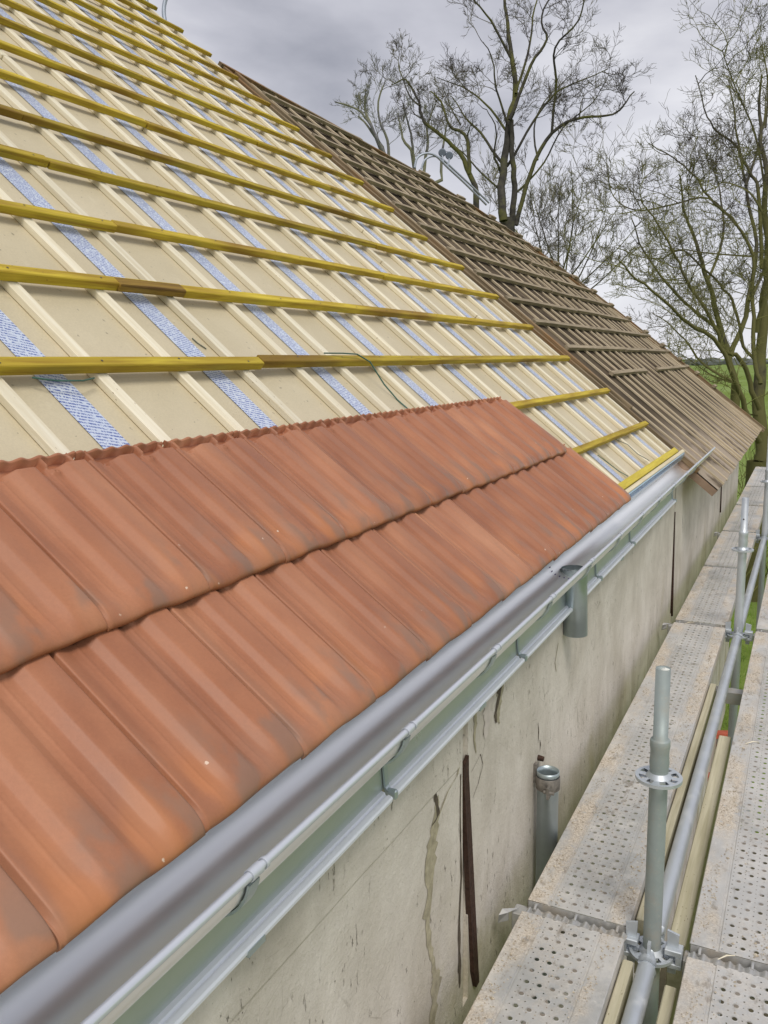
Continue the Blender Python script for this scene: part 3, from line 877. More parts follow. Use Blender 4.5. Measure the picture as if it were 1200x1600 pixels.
for i in range(ny+1):
    y = 6.11 + (YF-6.11)*i/ny
    st = s_top(y)
    se = 0.165 + 0.01*mnoise.noise(Vector((y*3, 0, 0)))
    for j in range(ns+1):
        s_ = st + (se-st)*j/ns
        vs.append((s_, y, -1.013 + 0.003*mnoise.noise(Vector((s_*1.7, y*1.1, 3)))))
for i in range(ny):
    for j in range(ns):
        a = i*(ns+1)+j
        fs.append((a, a+1, a+ns+2, a+ns+1))
m.add(vs, fs, True)
roof_part('old_boarding', m, M_oldroof)
def soft_lath(name, p0, p1, wd, th, mat, seed, wob=0.006, steps=12, label=None):
    """a weathered lath from p0 to p1 in the roof frame (s, y, n of its underside)"""
    mb = MB(); vs = []; fs = []
    a = Vector(p0); b = Vector(p1); t = (b-a).normalized(); nr = Vector((0, 0, 1)).cross(t).normalized()
    for i in range(steps+1):
        f_ = i/steps
        c = a.lerp(b, f_) + nr*wob*mnoise.noise(Vector((f_*3.1, seed*1.7, 0))) + Vector((0, 0, 0.6*wob*mnoise.noise(Vector((f_*3.3, seed*1.3, 5)))))
        for u, v_ in ((-wd/2, 0), (wd/2, 0), (wd/2, th*0.9), (wd/2*0.75, th), (-wd/2*0.75, th), (-wd/2, th*0.9)):
            vs.append(tuple(c + nr*u + Vector((0, 0, v_))))
    for i in range(steps):
        for q in range(6):
            q2 = (q+1) % 6
            fs.append((i*6+q, i*6+q2, (i+1)*6+q2, (i+1)*6+q))
    fs += [tuple(range(6))[::-1], tuple(range(steps*6, steps*6+6))]
    mb.add(vs, fs)
    return roof_part(name, mb, mat, label=label)
random.seed(19)
yc = 6.42; k = 0
while yc < YF-0.25:
    soft_lath('old_counter_batten', (s_top(yc)+0.05, yc+random.uniform(-.03, .03), -1.013), (0.165 + random.uniform(-0.012, 0.006), yc+random.uniform(-.015, .015), -1.013), 0.030, 0.0145, M_oldlath2, k, 0.03)
    yc += random.choice((0.27, 0.295, 0.31, 0.24)); k += 1
for yc in (YF-0.33, YF-0.21, YF-0.10):
    soft_lath('old_counter_batten', (-2.6 - 0.2*random.random(), yc-0.25, -1.013), (0.16, yc, -1.013), 0.026, 0.018, M_oldlath2, yc*3, 0.01)

# its thickness: boarding under the sheet, brown end board at the cut
m = MB(); vs = []; fs = []
ol = outline + [(0.10, 11.22), (0.10, 6.03)]
ol = [(0.16, 6.105)] + [(s_, max(y, 6.105)) for s_, y in outline]
n_ = len(ol)
vs = [(s_, y, -1.021) for s_, y in ol] + [(s_, y, -1.070) for s_, y in ol]
fs = [tuple(range(n_)), tuple(range(n_, 2*n_))[::-1]] + [(i, (i+1) % n_, (i+1) % n_+n_, i+n_) for i in range(n_)]
m.add(vs, fs)
roof_part('old_roof_boarding', m, M_soffit)
# slopes behind the old roof's ridge and hip
m = MB(); vs = []; fs = []
for s_, y in outline:
    p = rp(s_, y, -1.06); vs.append((p.x, p.y, p.z)); vs.append((p.x-4.3 if y < 9 else p.x - 2.6, p.y, p.z-3.4))
for i in range(len(outline)-1):
    fs.append((2*i, 2*i+1, 2*i+3, 2*i+2))
m.add(vs, fs)
obj('back_slope', m, M_oldroof, bld)
# old battens on top
random.seed(8)
for k in range(13):
    s0 = -1.03 - 0.302*k
    yf = y_far(s0)
    if k == 0: spans = [(6.85, 8.40), (9.05, yf-0.35), (yf-0.25, yf+0.05)]
    elif k == 1: spans = [(6.4, 8.6), (8.62, yf-0.3), (yf-0.25, yf+0.05)]
    else: spans = [(6.33, 6.33+(yf-6.33)*random.uniform(.35, .65)), (None, yf+0.04)]
    last = None
    for a, b in spans:
        if a is None: a = last + 0.01
        last = b
        if b - a < 0.1: continue
        m = MB(); n = max(3, int((b-a)/0.25)); wv = random.random()*9; vs = []; fs = []
        dsl = random.uniform(-0.01, 0.01)
        for i in range(n+1):
            y = a + (b-a)*i/n
            ds = 0.008*mnoise.noise(Vector((y*0.9, wv, k))) + dsl
            dn = 0.004*mnoise.noise(Vector((y*1.4, wv+4, k)))
            z0, z1 = -0.997+dn, -0.970+dn
            vs += [(s0-0.019+ds, y, z0), (s0+0.019+ds, y, z0), (s0+0.019+ds, y, z1), (s0-0.019+ds, y, z1)]
        for i in range(n):
            for q in range(4):
                q2 = (q+1) % 4
                fs.append((i*4+q, (i+1)*4+q, (i+1)*4+q2, i*4+q2)[::-1])
        fs += [(0,1,2,3), (n*4+3, n*4+2, n*4+1, n*4)]
        m.add(vs, fs)
        roof_part('old_batten', m, M_oldlath)
# verge laths and stubs along the far edge
m = MB()
for (s0, y0), (s1, y1) in zip(outline[3:-1], outline[4:]):
    pass
vl = MB(); pts = [(s_, y-0.02, -0.995) for s_, y in outline[:]]
pts = [(s_+0.02, y-0.02, -1.02) for s_, y in outline]
def lath_path(pts, wd, th, off):
    mb = MB(); vs = []; fs = []
    for i, p in enumerate(pts):
        a = Vector(pts[max(0, i-1)]); b = Vector(pts[min(len(pts)-1, i+1)]); t = (b-a).normalized()
        nrm = Vector((0, 0, 1)).cross(t).normalized()
        c = Vector(p) + nrm*off
        for u, v_ in ((-wd/2, 0), (wd/2, 0), (wd/2, th), (-wd/2, th)):
            q = c + nrm*u + Vector((0, 0, v_)); vs.append(tuple(q))
    for i in range(len(pts)-1):
        for q in range(4):
            q2 = (q+1) % 4
            fs.append((i*4+q, (i+1)*4+q, (i+1)*4+q2, i*4+q2)[::-1])
    n = len(pts)-1
    fs += [(0,1,2,3), (n*4+3, n*4+2, n*4+1, n*4)]
    mb.add(vs, fs); return mb
roof_part('verge_lath', lath_path(pts, 0.045, 0.045, 0.0), M_oldtrim)
roof_part('verge_lath', lath_path([(s_, y, z) for s_, y, z in pts[5:]], 0.03, 0.03, -0.15), M_oldtrim)
random.seed(12)
for k in range(15):
    s0 = -0.62 - 0.27*k
    yf = y_far(s0)
    m = MB(); m.box(s0-0.02, s0+0.022, yf-0.16, yf+random.uniform(0.02, 0.09), -0.980, -0.955+random.uniform(0, .01))
    roof_part('batten_stub', m, M_oldlath)

# ------------------------------------------------------------------ roof tiles
W, L = 0.2505, 0.388
def sstep(a, b, x):
    t = min(1, max(0, (x-a)/(b-a))); return t*t*(3-2*t)
def prof_h(u):
    pts = [(0, -.0075), (.022, -.0075), (.028, .0098), (.042, .0100), (.058, .0088), (.150, .0006), (.170, 0), (.205, 0), (.212, .0012), (.224, .0012), (.231, 0), (.270, 0),
           (.290, .0010), (.352, .0112), (.376, .0122), (.500, .0122), (.524, .0112), (.600, .0008), (.622, 0), (.650, 0), (.657, .0012), (.669, .0012), (.676, 0), (.722, 0),
           (.742, .0010), (.806, .0125), (.828, .0138), (.985, .0138), (1.0, .0125)]
    for (u0, h0), (u1, h1) in zip(pts[:-1], pts[1:]):
        if u <= u1: return h0 + (h1-h0)*(u-u0)/(u1-u0)
    return pts[-1][1]
def tile_mesh(name, seed):
    NU, NT = 110, 64
    mb = MB(); vs = []; fs = []
    for j in range(NT+1):
        tt = j/NT
        if j < 18: t = 0.050*j/18
        elif j > NT-16: t = L-0.050 + 0.050*(j-(NT-16))/16
        else: t = 0.050 + (L-0.10)*(j-18)/(NT-34)
        for i in range(NU+1):
            u = i/NU
            y = u*(W-0.0042)
            h = prof_h(u)
            nose = 0.75*sstep(L-0.070, L-0.002, t)
            head = 1 - sstep(0.026, 0.030, t)
            wide = 0.0085 + 0.0012*math.cos((u-0.43)*2*math.pi*2)
            hh = h*(1-nose) + wide*nose
            e = max(0.0, (t-(L-0.040))/0.040)
            hh -= 0.018*(1-math.sqrt(max(0.0, 1-e*e*0.98)))
            # head flange with its rim, ribs and holes
            if t < 0.032:
                fl = -0.013 + 0.020*(1-sstep(0.005, 0.009, t)) + 0.003*math.sin(u*37+seed)*(1-sstep(0.004, .012, t))
                for c in (0.10, 0.66, 0.93):
                    fl = max(fl, -0.013 + 0.021*math.exp(-((u-c)/0.018)**2))
                hh = hh*(1-head) + fl*head
            # drainage notch and nail nib
            if 0.028 < t < 0.050:
                k1 = max(0, 1-abs(u-0.585)/0.045)*(1-sstep(0.030, 0.050, t)); hh -= 0.020*min(1, k1*1.6)
                k2 = max(0, 1-abs(u-0.225)/0.05)*(1-sstep(0.029, 0.045, t)); hh -= 0.014*min(1, k2*1.4)
            d2 = ((u-0.70)*W)**2 + (t-0.042)**2
            hh += 0.008*math.exp(-d2/0.00006) - 0.009*math.exp(-d2/0.000006)
            base = 0.030 + 0.024*t/L
            vs.append((t + 0.0015*math.sin(u*6.28+seed)*(1 if j == NT else 0), y, base + hh))
    o2 = len(vs)
    for j in range(NT+1):
        for i in range(NU+1):
            t, y, z = vs[j*(NU+1)+i]
            vs.append((t - (0.002 if j == NT else 0), y, z - 0.010 + (0.0 if j < NT else 0.002)))
    for j in range(NT):
        for i in range(NU):
            a = j*(NU+1)+i
            fs.append((a, a+NU+1, a+NU+2, a+1))
            fs.append((o2+a, o2+a+1, o2+a+NU+2, o2+a+NU+1))
    top = len(fs)
    side = []
    for i in range(NU):
        side.append((i, i+1, o2+i+1, o2+i)); a = NT*(NU+1)+i
        side.append((a, o2+a, o2+a+1, a+1))
    for j in range(NT):
        a = j*(NU+1); b = (j+1)*(NU+1)
        side.append((a, o2+a, o2+b, b)); a += NU; b += NU
        side.append((a, b, o2+b, o2+a))
    mb.add(vs, fs + side, True)
    for k in range(top, len(mb.smooth)): mb.smooth[k] = False
    me = mb.mesh(name, M_tile)
    return me
tmesh = [tile_mesh('roof_tile', s_) for s_ in (0.0, 2.1)]
ords = ['first', 'second', 'third', 'fourth', 'fifth', 'sixth', 'seventh', 'eighth', 'ninth', 'tenth', 'eleventh', 'twelfth', 'thirteenth', 'fourteenth', 'fifteenth', 'sixteenth']
random.seed(77)
def tile_row(name_row, ytops, s_tail, extra, n_off=0.0):
    n = len(ytops)
    for i, y in enumerate(ytops):
        o = bpy.data.objects.new('roof_tile', tmesh[i % 2])
        col.objects.link(o)
        M = ROOF @ Matrix.Translation(Vector((s_tail - L + random.uniform(-0.0012, 0.0012), y, NB + n_off + random.uniform(-0.0006, 0.0006)))) @ Matrix.Rotation(random.uniform(-0.0025, 0.0025), 4, 'Z')
        o.matrix_basis = M
        k = n-1-i
        o['label'] = 'terracotta tile in the %s, %s from its far end' % (name_row, ords[k])
        o['category'] = 'roof tile'
        o['group'] = 'terracotta roof tiles laid in two rows above the gutter'
lower = [0.579 + 0.2505*k for k in range(-3, 13)]
upper = [0.938 + 0.2505*k for k in range(-3, 11)]
tile_row('lower row by the gutter', lower, -0.137, '', -0.008)
tile_row('upper row', upper, -0.475, '', -0.003)

# ------------------------------------------------------------------ gutter
gut = thing('gutter', 'new half-round galvanised gutter under the tiles, on strap brackets along the eave', 'gutter', (-0.72, 0.0, -0.76))
GX, GZ, GR = -0.722, -0.682, 0.0745
def gprof(r, a0=180, a1=360, n=28):
    return [(GX + r*math.cos(RAD(a0+(a1-a0)*i/n)), GZ + r*math.sin(RAD(a0+(a1-a0)*i/n))) for i in range(n+1)]
m = MB()
inner = gprof(GR); outer = gprof(GR+0.0012)
inner = [(GX-GR, GZ+0.022)] + inner; outer = [(GX-GR-0.0012, GZ+0.022)] + outer
yh = 2.965                                              # outlet position
Ys = [-1.5 + 0.01*0]
def gutter_shell(mb, y0, y1):
    mb.sweep(inner, y0, y1, True); mb.sweep(outer[::-1], y0, y1, True)
m2 = MB()
# channel with a real outlet hole
NY = 60; ya, yb = yh-0.06, yh+0.06
gutter_shell(m2, -1.5, ya); gutter_shell(m2, yb, 6.42)
for pr, rev in ((inner, False), (outer, True)):
    vs = []; fs = []; n = len(pr)
    for j in range(25):
        y = ya + (yb-ya)*j/24
        vs += [(x, y, z) for x, z in pr]
    for j in range(24):
        for i in range(n-1):
            cx_ = (pr[i][0]+pr[i+1][0])/2; cy_ = ya + (yb-ya)*(j+.5)/24
            if pr[i][1] < GZ - 0.03 and (cx_-GX)**2 + (cy_-yh)**2 < 0.040**2: continue
            q = (j*n+i, j*n+i+1, (j+1)*n+i+1, (j+1)*n+i)
            fs.append(q[::-1] if rev else q)
    m2.add(vs, fs, True)
ch = obj('channel', m2, M_gutter, gut)
m = MB(); m.sweep([(GX + (GR+0.0)*math.cos(RAD(a)), GZ + (GR+0.0)*math.sin(RAD(a))) for a in (305, 315, 325, 335, 345, 355, 360)] +
                  [(GX+GR+0.0012, GZ), (GX + (GR+.0012)*math.cos(RAD(345)), GZ+(GR+.0012)*math.sin(RAD(345))), (GX + (GR+.0012)*math.cos(RAD(325)), GZ+(GR+.0012)*math.sin(RAD(325))), (GX + (GR+.0012)*math.cos(RAD(305)), GZ+(GR+.0012)*math.sin(RAD(305)))], 6.42, 6.92, True, closed=True)
obj('channel_end', m, M_gutter, gut, label='torn off front lip running on past the gutter end')
m = MB(); m.tube([(GX+GR+0.006, -1.5, GZ+0.001), (GX+GR+0.006, 7.0, GZ+0.001)], 0.0066, 14)
obj('bead', m, M_bead, gut)
# printed marks inside the channel, small black lettering
def stamp(y0, n, sz):
    random.seed(int(y0*100))
    mb = MB(); y = y0
    for k in range(n):
        a0 = 318
        for sub in range(3):
            aa = a0 + sub*2.1; wd = sz*random.uniform(.2, .6); yy = y + random.uniform(0, sz*.3)
            if random.random() < 0.25: continue
            r_ = GR-0.0006
            c = [(GX + r_*math.cos(RAD(q)), GZ + r_*math.sin(RAD(q))) for q in (aa, aa+1.0)]
            mb.add([(c[0][0], yy, c[0][1]), (c[1][0], yy, c[1][1]), (c[1][0], yy+wd, c[1][1]), (c[0][0], yy+wd, c[0][1])], [(0,1,2,3)])
        y += sz*1.25
    obj('printed_mark', mb, M_stamp, ch)
M_stamp = simple('stamp_ink', (0.13, 0.12, 0.20), 0.6, var=0.2)
for y0, n in ((1.13, 5), (1.21, 3), (1.27, 3), (2.02, 4), (2.10, 2), (3.1, 3)):
    stamp(y0, n, 0.012)
# brackets
for k in range(-3, 12):
    yc = 0.868 + 0.5*k
    if yc > 6.0: break
    m = MB()
    pr = [(GX + (GR+0.0035)*math.cos(RAD(a)), GZ + (GR+0.0035)*math.sin(RAD(a))) for a in range(200, 353, 6)]
    po = [(GX + (GR+0.0075)*math.cos(RAD(a)), GZ + (GR+0.0075)*math.sin(RAD(a))) for a in range(200, 353, 6)]
    m.sweep(pr[::-1] + po, yc-0.0125, yc+0.0125, False, closed=True)
    br = obj('bracket', m, M_clip, gut)
    m = MB()
    bx, bz = GX+GR+0.006, GZ+0.001
    a_, b_ = [], []
    for a in range(-75, 226, 15):
        a_.append((bx + 0.0088*math.cos(RAD(a)), bz + 0.0088*math.sin(RAD(a))))
        b_.append((bx + 0.0073*math.cos(RAD(a)), bz + 0.0073*math.sin(RAD(a))))
    m.sweep(a_ + b_[::-1], yc-0.0125, yc+0.0125, False, closed=True)
    m.sweep([(x, z) for x, z in a_] + b_[::-1], yc+0.020, yc+0.026, False, closed=True)
    obj('clip', m, M_bead, br)
# outlet
m = MB()
m.lathe(GX, yh, [(0.047, GZ-0.052), (0.0465, GZ-0.075), (0.046, GZ-0.105), (0.0445, GZ-0.11), (0.0445, -0.99), (0.043, -0.99), (0.043, GZ-0.09), (0.045, GZ-0.055)], 32)
m.v = [(x - 0.0*(z-GZ), y - 0.12*(z-(GZ-0.05)), z) for x, y, z in m.v]
obj('outlet', m, M_pipe, gut)
m = MB()
for q in range(9):
    a = RAD(196 + q*12)
    for dy in (-0.085,):
        c = (GX + (GR-0.001)*math.cos(a), yh + dy - 0.012*math.sin(q*0.8), GZ + (GR-0.001)*math.sin(a))
        if q % 1 == 0: m.tube([(c[0], c[1]-0.004, c[2]), (c[0]+0.0003, c[1]+0.004, c[2])], 0.0022, 6)
obj('solder_seam', m, M_stamp, ch)

# wall flashing below the gutter
fl = thing('eave_flashing', 'smooth zinc flashing sheet with folded bright lip, between the gutter and the wall', 'flashing', (-0.75, 0.0, -0.88))
edges = [-1.5, 0.30, 1.475, 2.38, 3.42, 4.15, 5.55]
for a, b in zip(edges[:-1], edges[1:]):
    m = MB()
    p1 = [(-0.7525, -0.7585), (-0.7445, -0.8690), (-0.7465, -0.8700), (-0.7560, -0.7585)]
    m.sweep(p1, a+0.001, b-0.001, False, closed=True)
    sh = obj('flashing_sheet', m, M_sheet, fl)
    m = MB()
    m.sweep([(-0.7445, -0.8690), (-0.7365, -0.8710), (-0.7345, -0.8765), (-0.7305, -0.8775), (-0.7285, -0.8738), (-0.7205, -0.8762), (-0.7180, -0.8800), (-0.7190, -0.8865), (-0.7225, -0.8845), (-0.7240, -0.8825), (-0.7425, -0.8775)], a+0.003, b-0.020 if b < 5 else b, False, closed=True)
    obj('lip', m, M_lip, sh)
    m = MB()
    m.sweep([(-0.7500, -0.764), (-0.7430, -0.868), (-0.7330, -0.8735), (-0.7390, -0.864), (-0.7450, -0.764)], b-0.012, b+0.004, False, closed=True)
    m.box(-0.7440, -0.7150, b-0.012, b+0.001, -0.8885, -0.8680, 0.003)
    obj('joint_strip', m, M_clip, sh)
    random.seed(int(a*10)+9)
    m = MB(); yy = a + (b-a)*0.55
    m.box(-0.7235, -0.7168, yy, yy+0.045, -0.8925, -0.8815)
    obj('fixing_clip', m, M_clip, sh)

# rising downpipe stub
dp = thing('downpipe', 'short open zinc downpipe with rusty clamp standing against the wall', 'pipe', (-0.705, 2.63, GROUND_Z))
PX, PY = -0.712, 2.62
m = MB(); m.lathe(PX, PY, [(0.036, GROUND_Z), (0.036, -1.368), (0.038, -1.366), (0.038, -1.352), (0.0355, -1.352), (0.0345, -1.37), (0.0345, -1.9)], 32)
obj('pipe', m, M_pipe, dp)
m = MB(); m.lathe(PX, PY, [(0.0385, -1.415), (0.0405, -1.413), (0.0405, -1.372), (0.0385, -1.370)], 32)
m.box(PX-0.075, PX-0.036, PY-0.010, PY+0.012, -1.40, -1.335)
m.box(PX+0.012, PX+0.020, PY-0.062, PY-0.034, -1.425, -1.385)
m.tube([(PX+0.0, PY-0.050, -1.405), (PX+0.035, PY-0.050, -1.405)], 0.006, 8)
M_clamp = simple('rusty_clamp', (0.22, 0.20, 0.175), 0.7, 0.4, var=0.4, sc=50)
obj('clamp', m, M_clamp, dp)
m = MB(); m.tube([(WALL_X-0.01, PY+0.045, -1.335), (WALL_X+0.020, PY+0.045, -1.337)], [0.011, 0.009], 8)
obj('clamp_lug', m, M_rust, dp)

# ------------------------------------------------------------------ scaffold
ZD = -1.580                                            # deck surface
BAYS = [2.235, 5.30, 8.37, 11.44]
DX = [(-0.664, 0.30, 'left'), (-0.206, 0.32, 'right')]
def deck(x0, wd, y0, y1, label, side):
    root = thing('scaffold_deck', label, 'scaffold deck', (x0+wd/2, (y0+y1)/2, ZD), 'perforated steel decks of the scaffold walkway')
    m = MB()
    k = wd/0.30
    pr = [(0, -0.07), (0, -0.002), (0.002, 0), (0.062, 0.0), (0.064, -0.0035), (0.069, -0.0035), (0.071, 0.0), (0.229, 0.0), (0.231, -0.0035), (0.236, -0.0035), (0.238, 0.0), (0.298, 0), (0.300, -0.002), (0.300, -0.07)]
    pr = [(x*k, z) for x, z in pr]
    m.sweep(pr[::-1], y0+0.006, y1-0.052, False, steps=6)
    M = Matrix.Translation(Vector((x0, 0, ZD)))
    obj('deck_plate', m, M_deck, root, M)
    m = MB()                                           # turned down side flanges
    m.box(0.0015, 0.028, y0+0.02, y1-0.06, -0.072, -0.069); m.box(wd-0.028, wd-0.0015, y0+0.02, y1-0.06, -0.072, -0.069)
    obj('side_flange', m, M_deckside, root, M)
    # pressed ribbed end strip at the far end, plain fold at the near end
    m = MB(); n = 150; vs = []; fs = []
    for i in range(n+1):
        x = wd*i/n
        ph = i/n*math.pi*11 + 0.5*math.sin(i*0.13 + y0)
        rb = 1 - abs(math.sin(ph))**1.6
        wb = 0.004*mnoise.noise(Vector((x*25, y1, 0)))
        for yy, zz in ((y1-0.052, -0.002), (y1-0.048, -0.006-0.004*rb), (y1-0.030+wb, -0.007-0.011*rb), (y1-0.012+wb, -0.008-0.011*rb), (y1-0.006, -0.014-0.006*rb), (y1-0.005, -0.05)):
            vs.append((x, yy, zz))
    for i in range(n):
        for q in range(5):
            a_ = i*6+q; fs.append((a_, a_+6, a_+7, a_+1))
    m.add(vs, fs, False)
    obj('end_cap', m, M_endcap, root, M)
    m = MB(); m.box(0.003, wd-0.003, y0+0.004, y0+0.007, -0.06, -0.0022)
    obj('end_cap', m, M_endcap, root, M)
    for cx in (0.028, wd*0.5, wd-0.028):
        m = MB()
        m.tube([(cx, y1-0.020, -0.010), (cx, y1-0.004, -0.004), (cx, y1+0.010, -0.010), (cx, y1+0.012, -0.03)], 0.0045, 8)
        obj('claw', m, M_endcap, root, M)
names = {0: 'near', 1: 'middle', 2: 'far', 3: 'farthest'}
segs_l = [(-0.84, 2.235), (2.235, 5.30), (5.30, 6.87), (6.87, 8.37), (8.37, 9.94), (9.94, 11.44), (11.44, 13.60)]
lab_l = ['perforated steel deck nearest the camera on the wall side, cropped by the frame bottom',
         'long perforated steel deck on the wall side beside the nearest scaffold post',
         'short steel deck on the wall side just beyond the second scaffold post',
         'short steel deck on the wall side, second beyond the second scaffold post',
         'steel deck on the wall side just past the third scaffold post',
         'steel deck on the wall side, second from the walkway end',
         'steel deck at the far end of the walkway on the wall side']
for (a, b), lb in zip(segs_l, lab_l):
    deck(DX[0][0], 0.294, a, b, lb, 'l')
segs_r = [(-0.84, 2.235), (2.235, 5.30), (5.30, 8.37), (8.37, 11.44), (11.44, 13.60)]
lab_r = ['perforated steel deck at the bottom right corner, outer side of the ledger',
         'long perforated steel deck along the right frame edge, outer side beside the nearest post',
         'outer steel deck between the second and third scaffold posts',
         'outer steel deck beyond the third scaffold post, cut by the right frame edge',
         'outer steel deck at the far end of the walkway']
for (a, b), lb in zip(segs_r, lab_r):
    deck(DX[1][0], 0.32, a, b, lb, 'r')

def rosette(mb, cx, cy, z, r=0.061, th=0.009):
    # round plate with eight openings
    N_ = 64; ri, rr = 0.0245, r
    def ring(rad, zz): return [(cx + rad*math.cos(2*math.pi*i/N_), cy + rad*math.sin(2*math.pi*i/N_), zz) for i in range(N_)]
    r1, r2 = 0.034, 0.052
    vs = []; fs = []
    for zz in (z, z-th):
        for rad in (ri, r1, r2, rr): vs += ring(rad, zz)
    def idx(l, k, i): return l*4*N_ + k*N_ + (i % N_)
    for i in range(N_):
        openi = (i % 8) in (2, 3, 4, 5, 6) if ((i//8) % 2 == 0) else (i % 8) in (2, 3, 4, 5)
        for k in range(3):
            if k == 1 and openi: continue
            fs.append((idx(0, k, i), idx(0, k+1, i), idx(0, k+1, i+1), idx(0, k, i+1)))
            fs.append((idx(1, k, i+1), idx(1, k+1, i+1), idx(1, k+1, i), idx(1, k, i)))
        fs.append((idx(0, 3, i), idx(1, 3, i), idx(1, 3, i+1), idx(0, 3, i+1)))
        if openi:
            fs.append((idx(0, 1, i), idx(1, 1, i), idx(1, 1, i+1), idx(0, 1, i+1)))
            fs.append((idx(0, 2, i+1), idx(1, 2, i+1), idx(1, 2, i), idx(0, 2, i)))
    mb.add(vs, fs)
    mb.lathe(cx, cy, [(0.0243, z+0.012), (0.031, z+0.004), (0.034, z)], 32)

PXs = -0.304
plabel = ['nearest grey scaffold post with perforated collar plates, white lump on its open top',
          'second scaffold post, clean top, standing between the decks mid walkway',
          'third scaffold post, cut by the right frame edge']
for i, yp in enumerate(BAYS[:3]):
    root = thing('scaffold_post', plabel[i], 'scaffold post', (PXs, yp, GROUND_Z), 'scaffold posts between the deck rows')
    m = MB(); m.lathe(PXs, yp, [(0.0242, GROUND_Z), (0.0242, -1.085)], 32)
    obj('standard', m, M_tubeold if i == 0 else M_tubebright, root)
    for z in (-1.105, -1.628):
        m = MB(); rosette(m, PXs, yp, z); obj('rosette', m, M_tubebright, root)
    m = MB()
    top = -0.805 if i < 2 else -0.70
    m.lathe(PXs, yp, [(0.0242, -1.085), (0.0262, -1.065), (0.0245, -1.05), (0.0245, -1.03), (0.0265, -1.018), (0.0262, -1.003), (0.0245, -1.000), (0.0195, -0.998), (0.0192, top+0.004), (0.0180, top), (0.0160, top), (0.0160, top-0.10)], 32)
    obj('spigot', m, M_tubeold if i == 0 else M_tubebright, root)
    if i == 0:
        m = MB(); random.seed(4); blob(m, (PXs+0.005, yp-0.003, top-0.001), 0.0125, 0.007, 1)
        m.smooth = [True]*len(m.smooth)
        obj('white_lump', m, M_white, root)
    if i == 1:
        m = MB(); m.tube([(PXs-0.002, yp-0.0197, -0.925), (PXs-0.002, yp-0.0190, -0.925)], 0.0045, 10)
        obj('bolt_hole', m, M_darkgap, root)
    # wedge heads of the two cross beams
    for sx in (-1, 1):
        m = MB()
        x0 = PXs + sx*0.036
        m.box(min(x0, x0+sx*0.046), max(x0, x0+sx*0.046), yp-0.020, yp+0.020, -1.655, -1.640, 0.002)
        m.box(min(x0, x0+sx*0.046), max(x0, x0+sx*0.046), yp-0.020, yp+0.020, -1.617, -1.600, 0.002)
        m.box(min(x0+sx*0.030, x0+sx*0.046), max(x0+sx*0.030, x0+sx*0.046), yp-0.020, yp+0.020, -1.640, -1.617)
        vs = [(x0+sx*0.008, yp-0.004, -1.68), (x0+sx*0.030, yp-0.004, -1.68), (x0+sx*0.036, yp-0.004, -1.560), (x0+sx*0.004, yp-0.004, -1.552)]
        vs += [(x, yp+0.004, z) for x, _, z in vs]
        m.add(vs, [(0,1,2,3), (7,6,5,4), (0,4,5,1), (1,5,6,2), (2,6,7,3), (3,7,4,0)])
        obj('wedge_head', m, M_tubebright, root)
# cross beams that carry the decks
tl = ['cross beam under the nearest deck joint, on the %s side of the nearest post', 'cross beam on the %s side of the second post', 'cross beam on the %s side of the third post']
for i, yp in enumerate(BAYS[:3]):
    for sx, nm in ((-1, 'wall'), (1, 'outer')):
        x0 = PXs + sx*0.085; x1 = PXs - 0.40 if sx < 0 else PXs + 0.44
        m = MB(); m.box(min(x0, x1), max(x0, x1), yp-0.024, yp+0.024, -1.672, -1.614, 0.003)
        o = obj('cross_beam', m, M_deckside, None, Matrix.Identity(4), label=tl[i] % nm, cat='scaffold beam', group='cross beams of the scaffold')
        if sx < 0:
            # hook plate that sticks out towards the wall
            h = MB(); vs = [(x1-0.002, yp-0.05, -1.60), (x1-0.024, yp-0.070, -1.602), (x1-0.020, yp-0.05, -1.592), (x1+0.02, yp-0.015, -1.60), (x1-0.002, yp-0.05, -1.625), (x1-0.030, yp-0.062, -1.635)]
            vs2 = [(x, y+0.006, z-0.004) for x, y, z in vs]
            h.add(vs + vs2, [(0,1,2,3), (0,4,5,1), (9,8,7,6), (7,11,10,6), (1,5,11,7), (0,3,9,6), (0,6,10,4), (1,7,8,2), (2,8,9,3), (4,10,11,5)])
            obj('hook', h, M_deckside, o)
# ledgers along the walkway
lt = ['thick near ledger tube running out of the frame bottom from the nearest post',
      'long ledger tube between the nearest and second scaffold posts',
      'ledger tube between the second and third scaffold posts',
      'ledger tube beyond the third scaffold post']
sp = [(-0.8, 2.235), (2.235, 5.30), (5.30, 8.37), (8.37, 11.44)]
for (a, b), lb in zip(sp, lt):
    root = thing('ledger', lb, 'scaffold tube', (PXs, (a+b)/2, -1.63), 'ledger tubes between the decks')
    m = MB(); m.tube([(PXs, a+0.075, -1.628), (PXs, b-0.085, -1.628)], 0.0242, 24)
    obj('tube', m, M_tubebright, root)
    for ye, sg in ((a, 1), (b, -1)):
        m = MB()
        # flattened fork end
        rings = []
        for t, hw, hh in ((0.085, 0.0242, 0.0242), (0.068, 0.0235, 0.0262), (0.050, 0.017, 0.027), (0.034, 0.012, 0.026)):
            rings.append((ye+sg*t, hw, hh))
        for zc in (0.0155, -0.0155):
            vs = []; fs = []
            for yy, hw, hh in rings:
                for k in range(12):
                    an = 2*math.pi*k/12
                    vs.append((PXs + hw*math.cos(an), yy, -1.628 + zc + (hh*0.42)*math.sin(an)))
            for r_ in range(len(rings)-1):
                for k in range(12):
                    k2 = (k+1) % 12
                    fs.append((r_*12+k, r_*12+k2, (r_+1)*12+k2, (r_+1)*12+k))
            fs += [tuple(range(12)), tuple(range(36, 48))[::-1]]
            m.add(vs, fs, True)
        m.box(PXs-0.004, PXs+0.004, ye+sg*0.050-0.009, ye+sg*0.050+0.009, -1.685, -1.572)
        obj('wedge_head', m, M_tubebright, root)
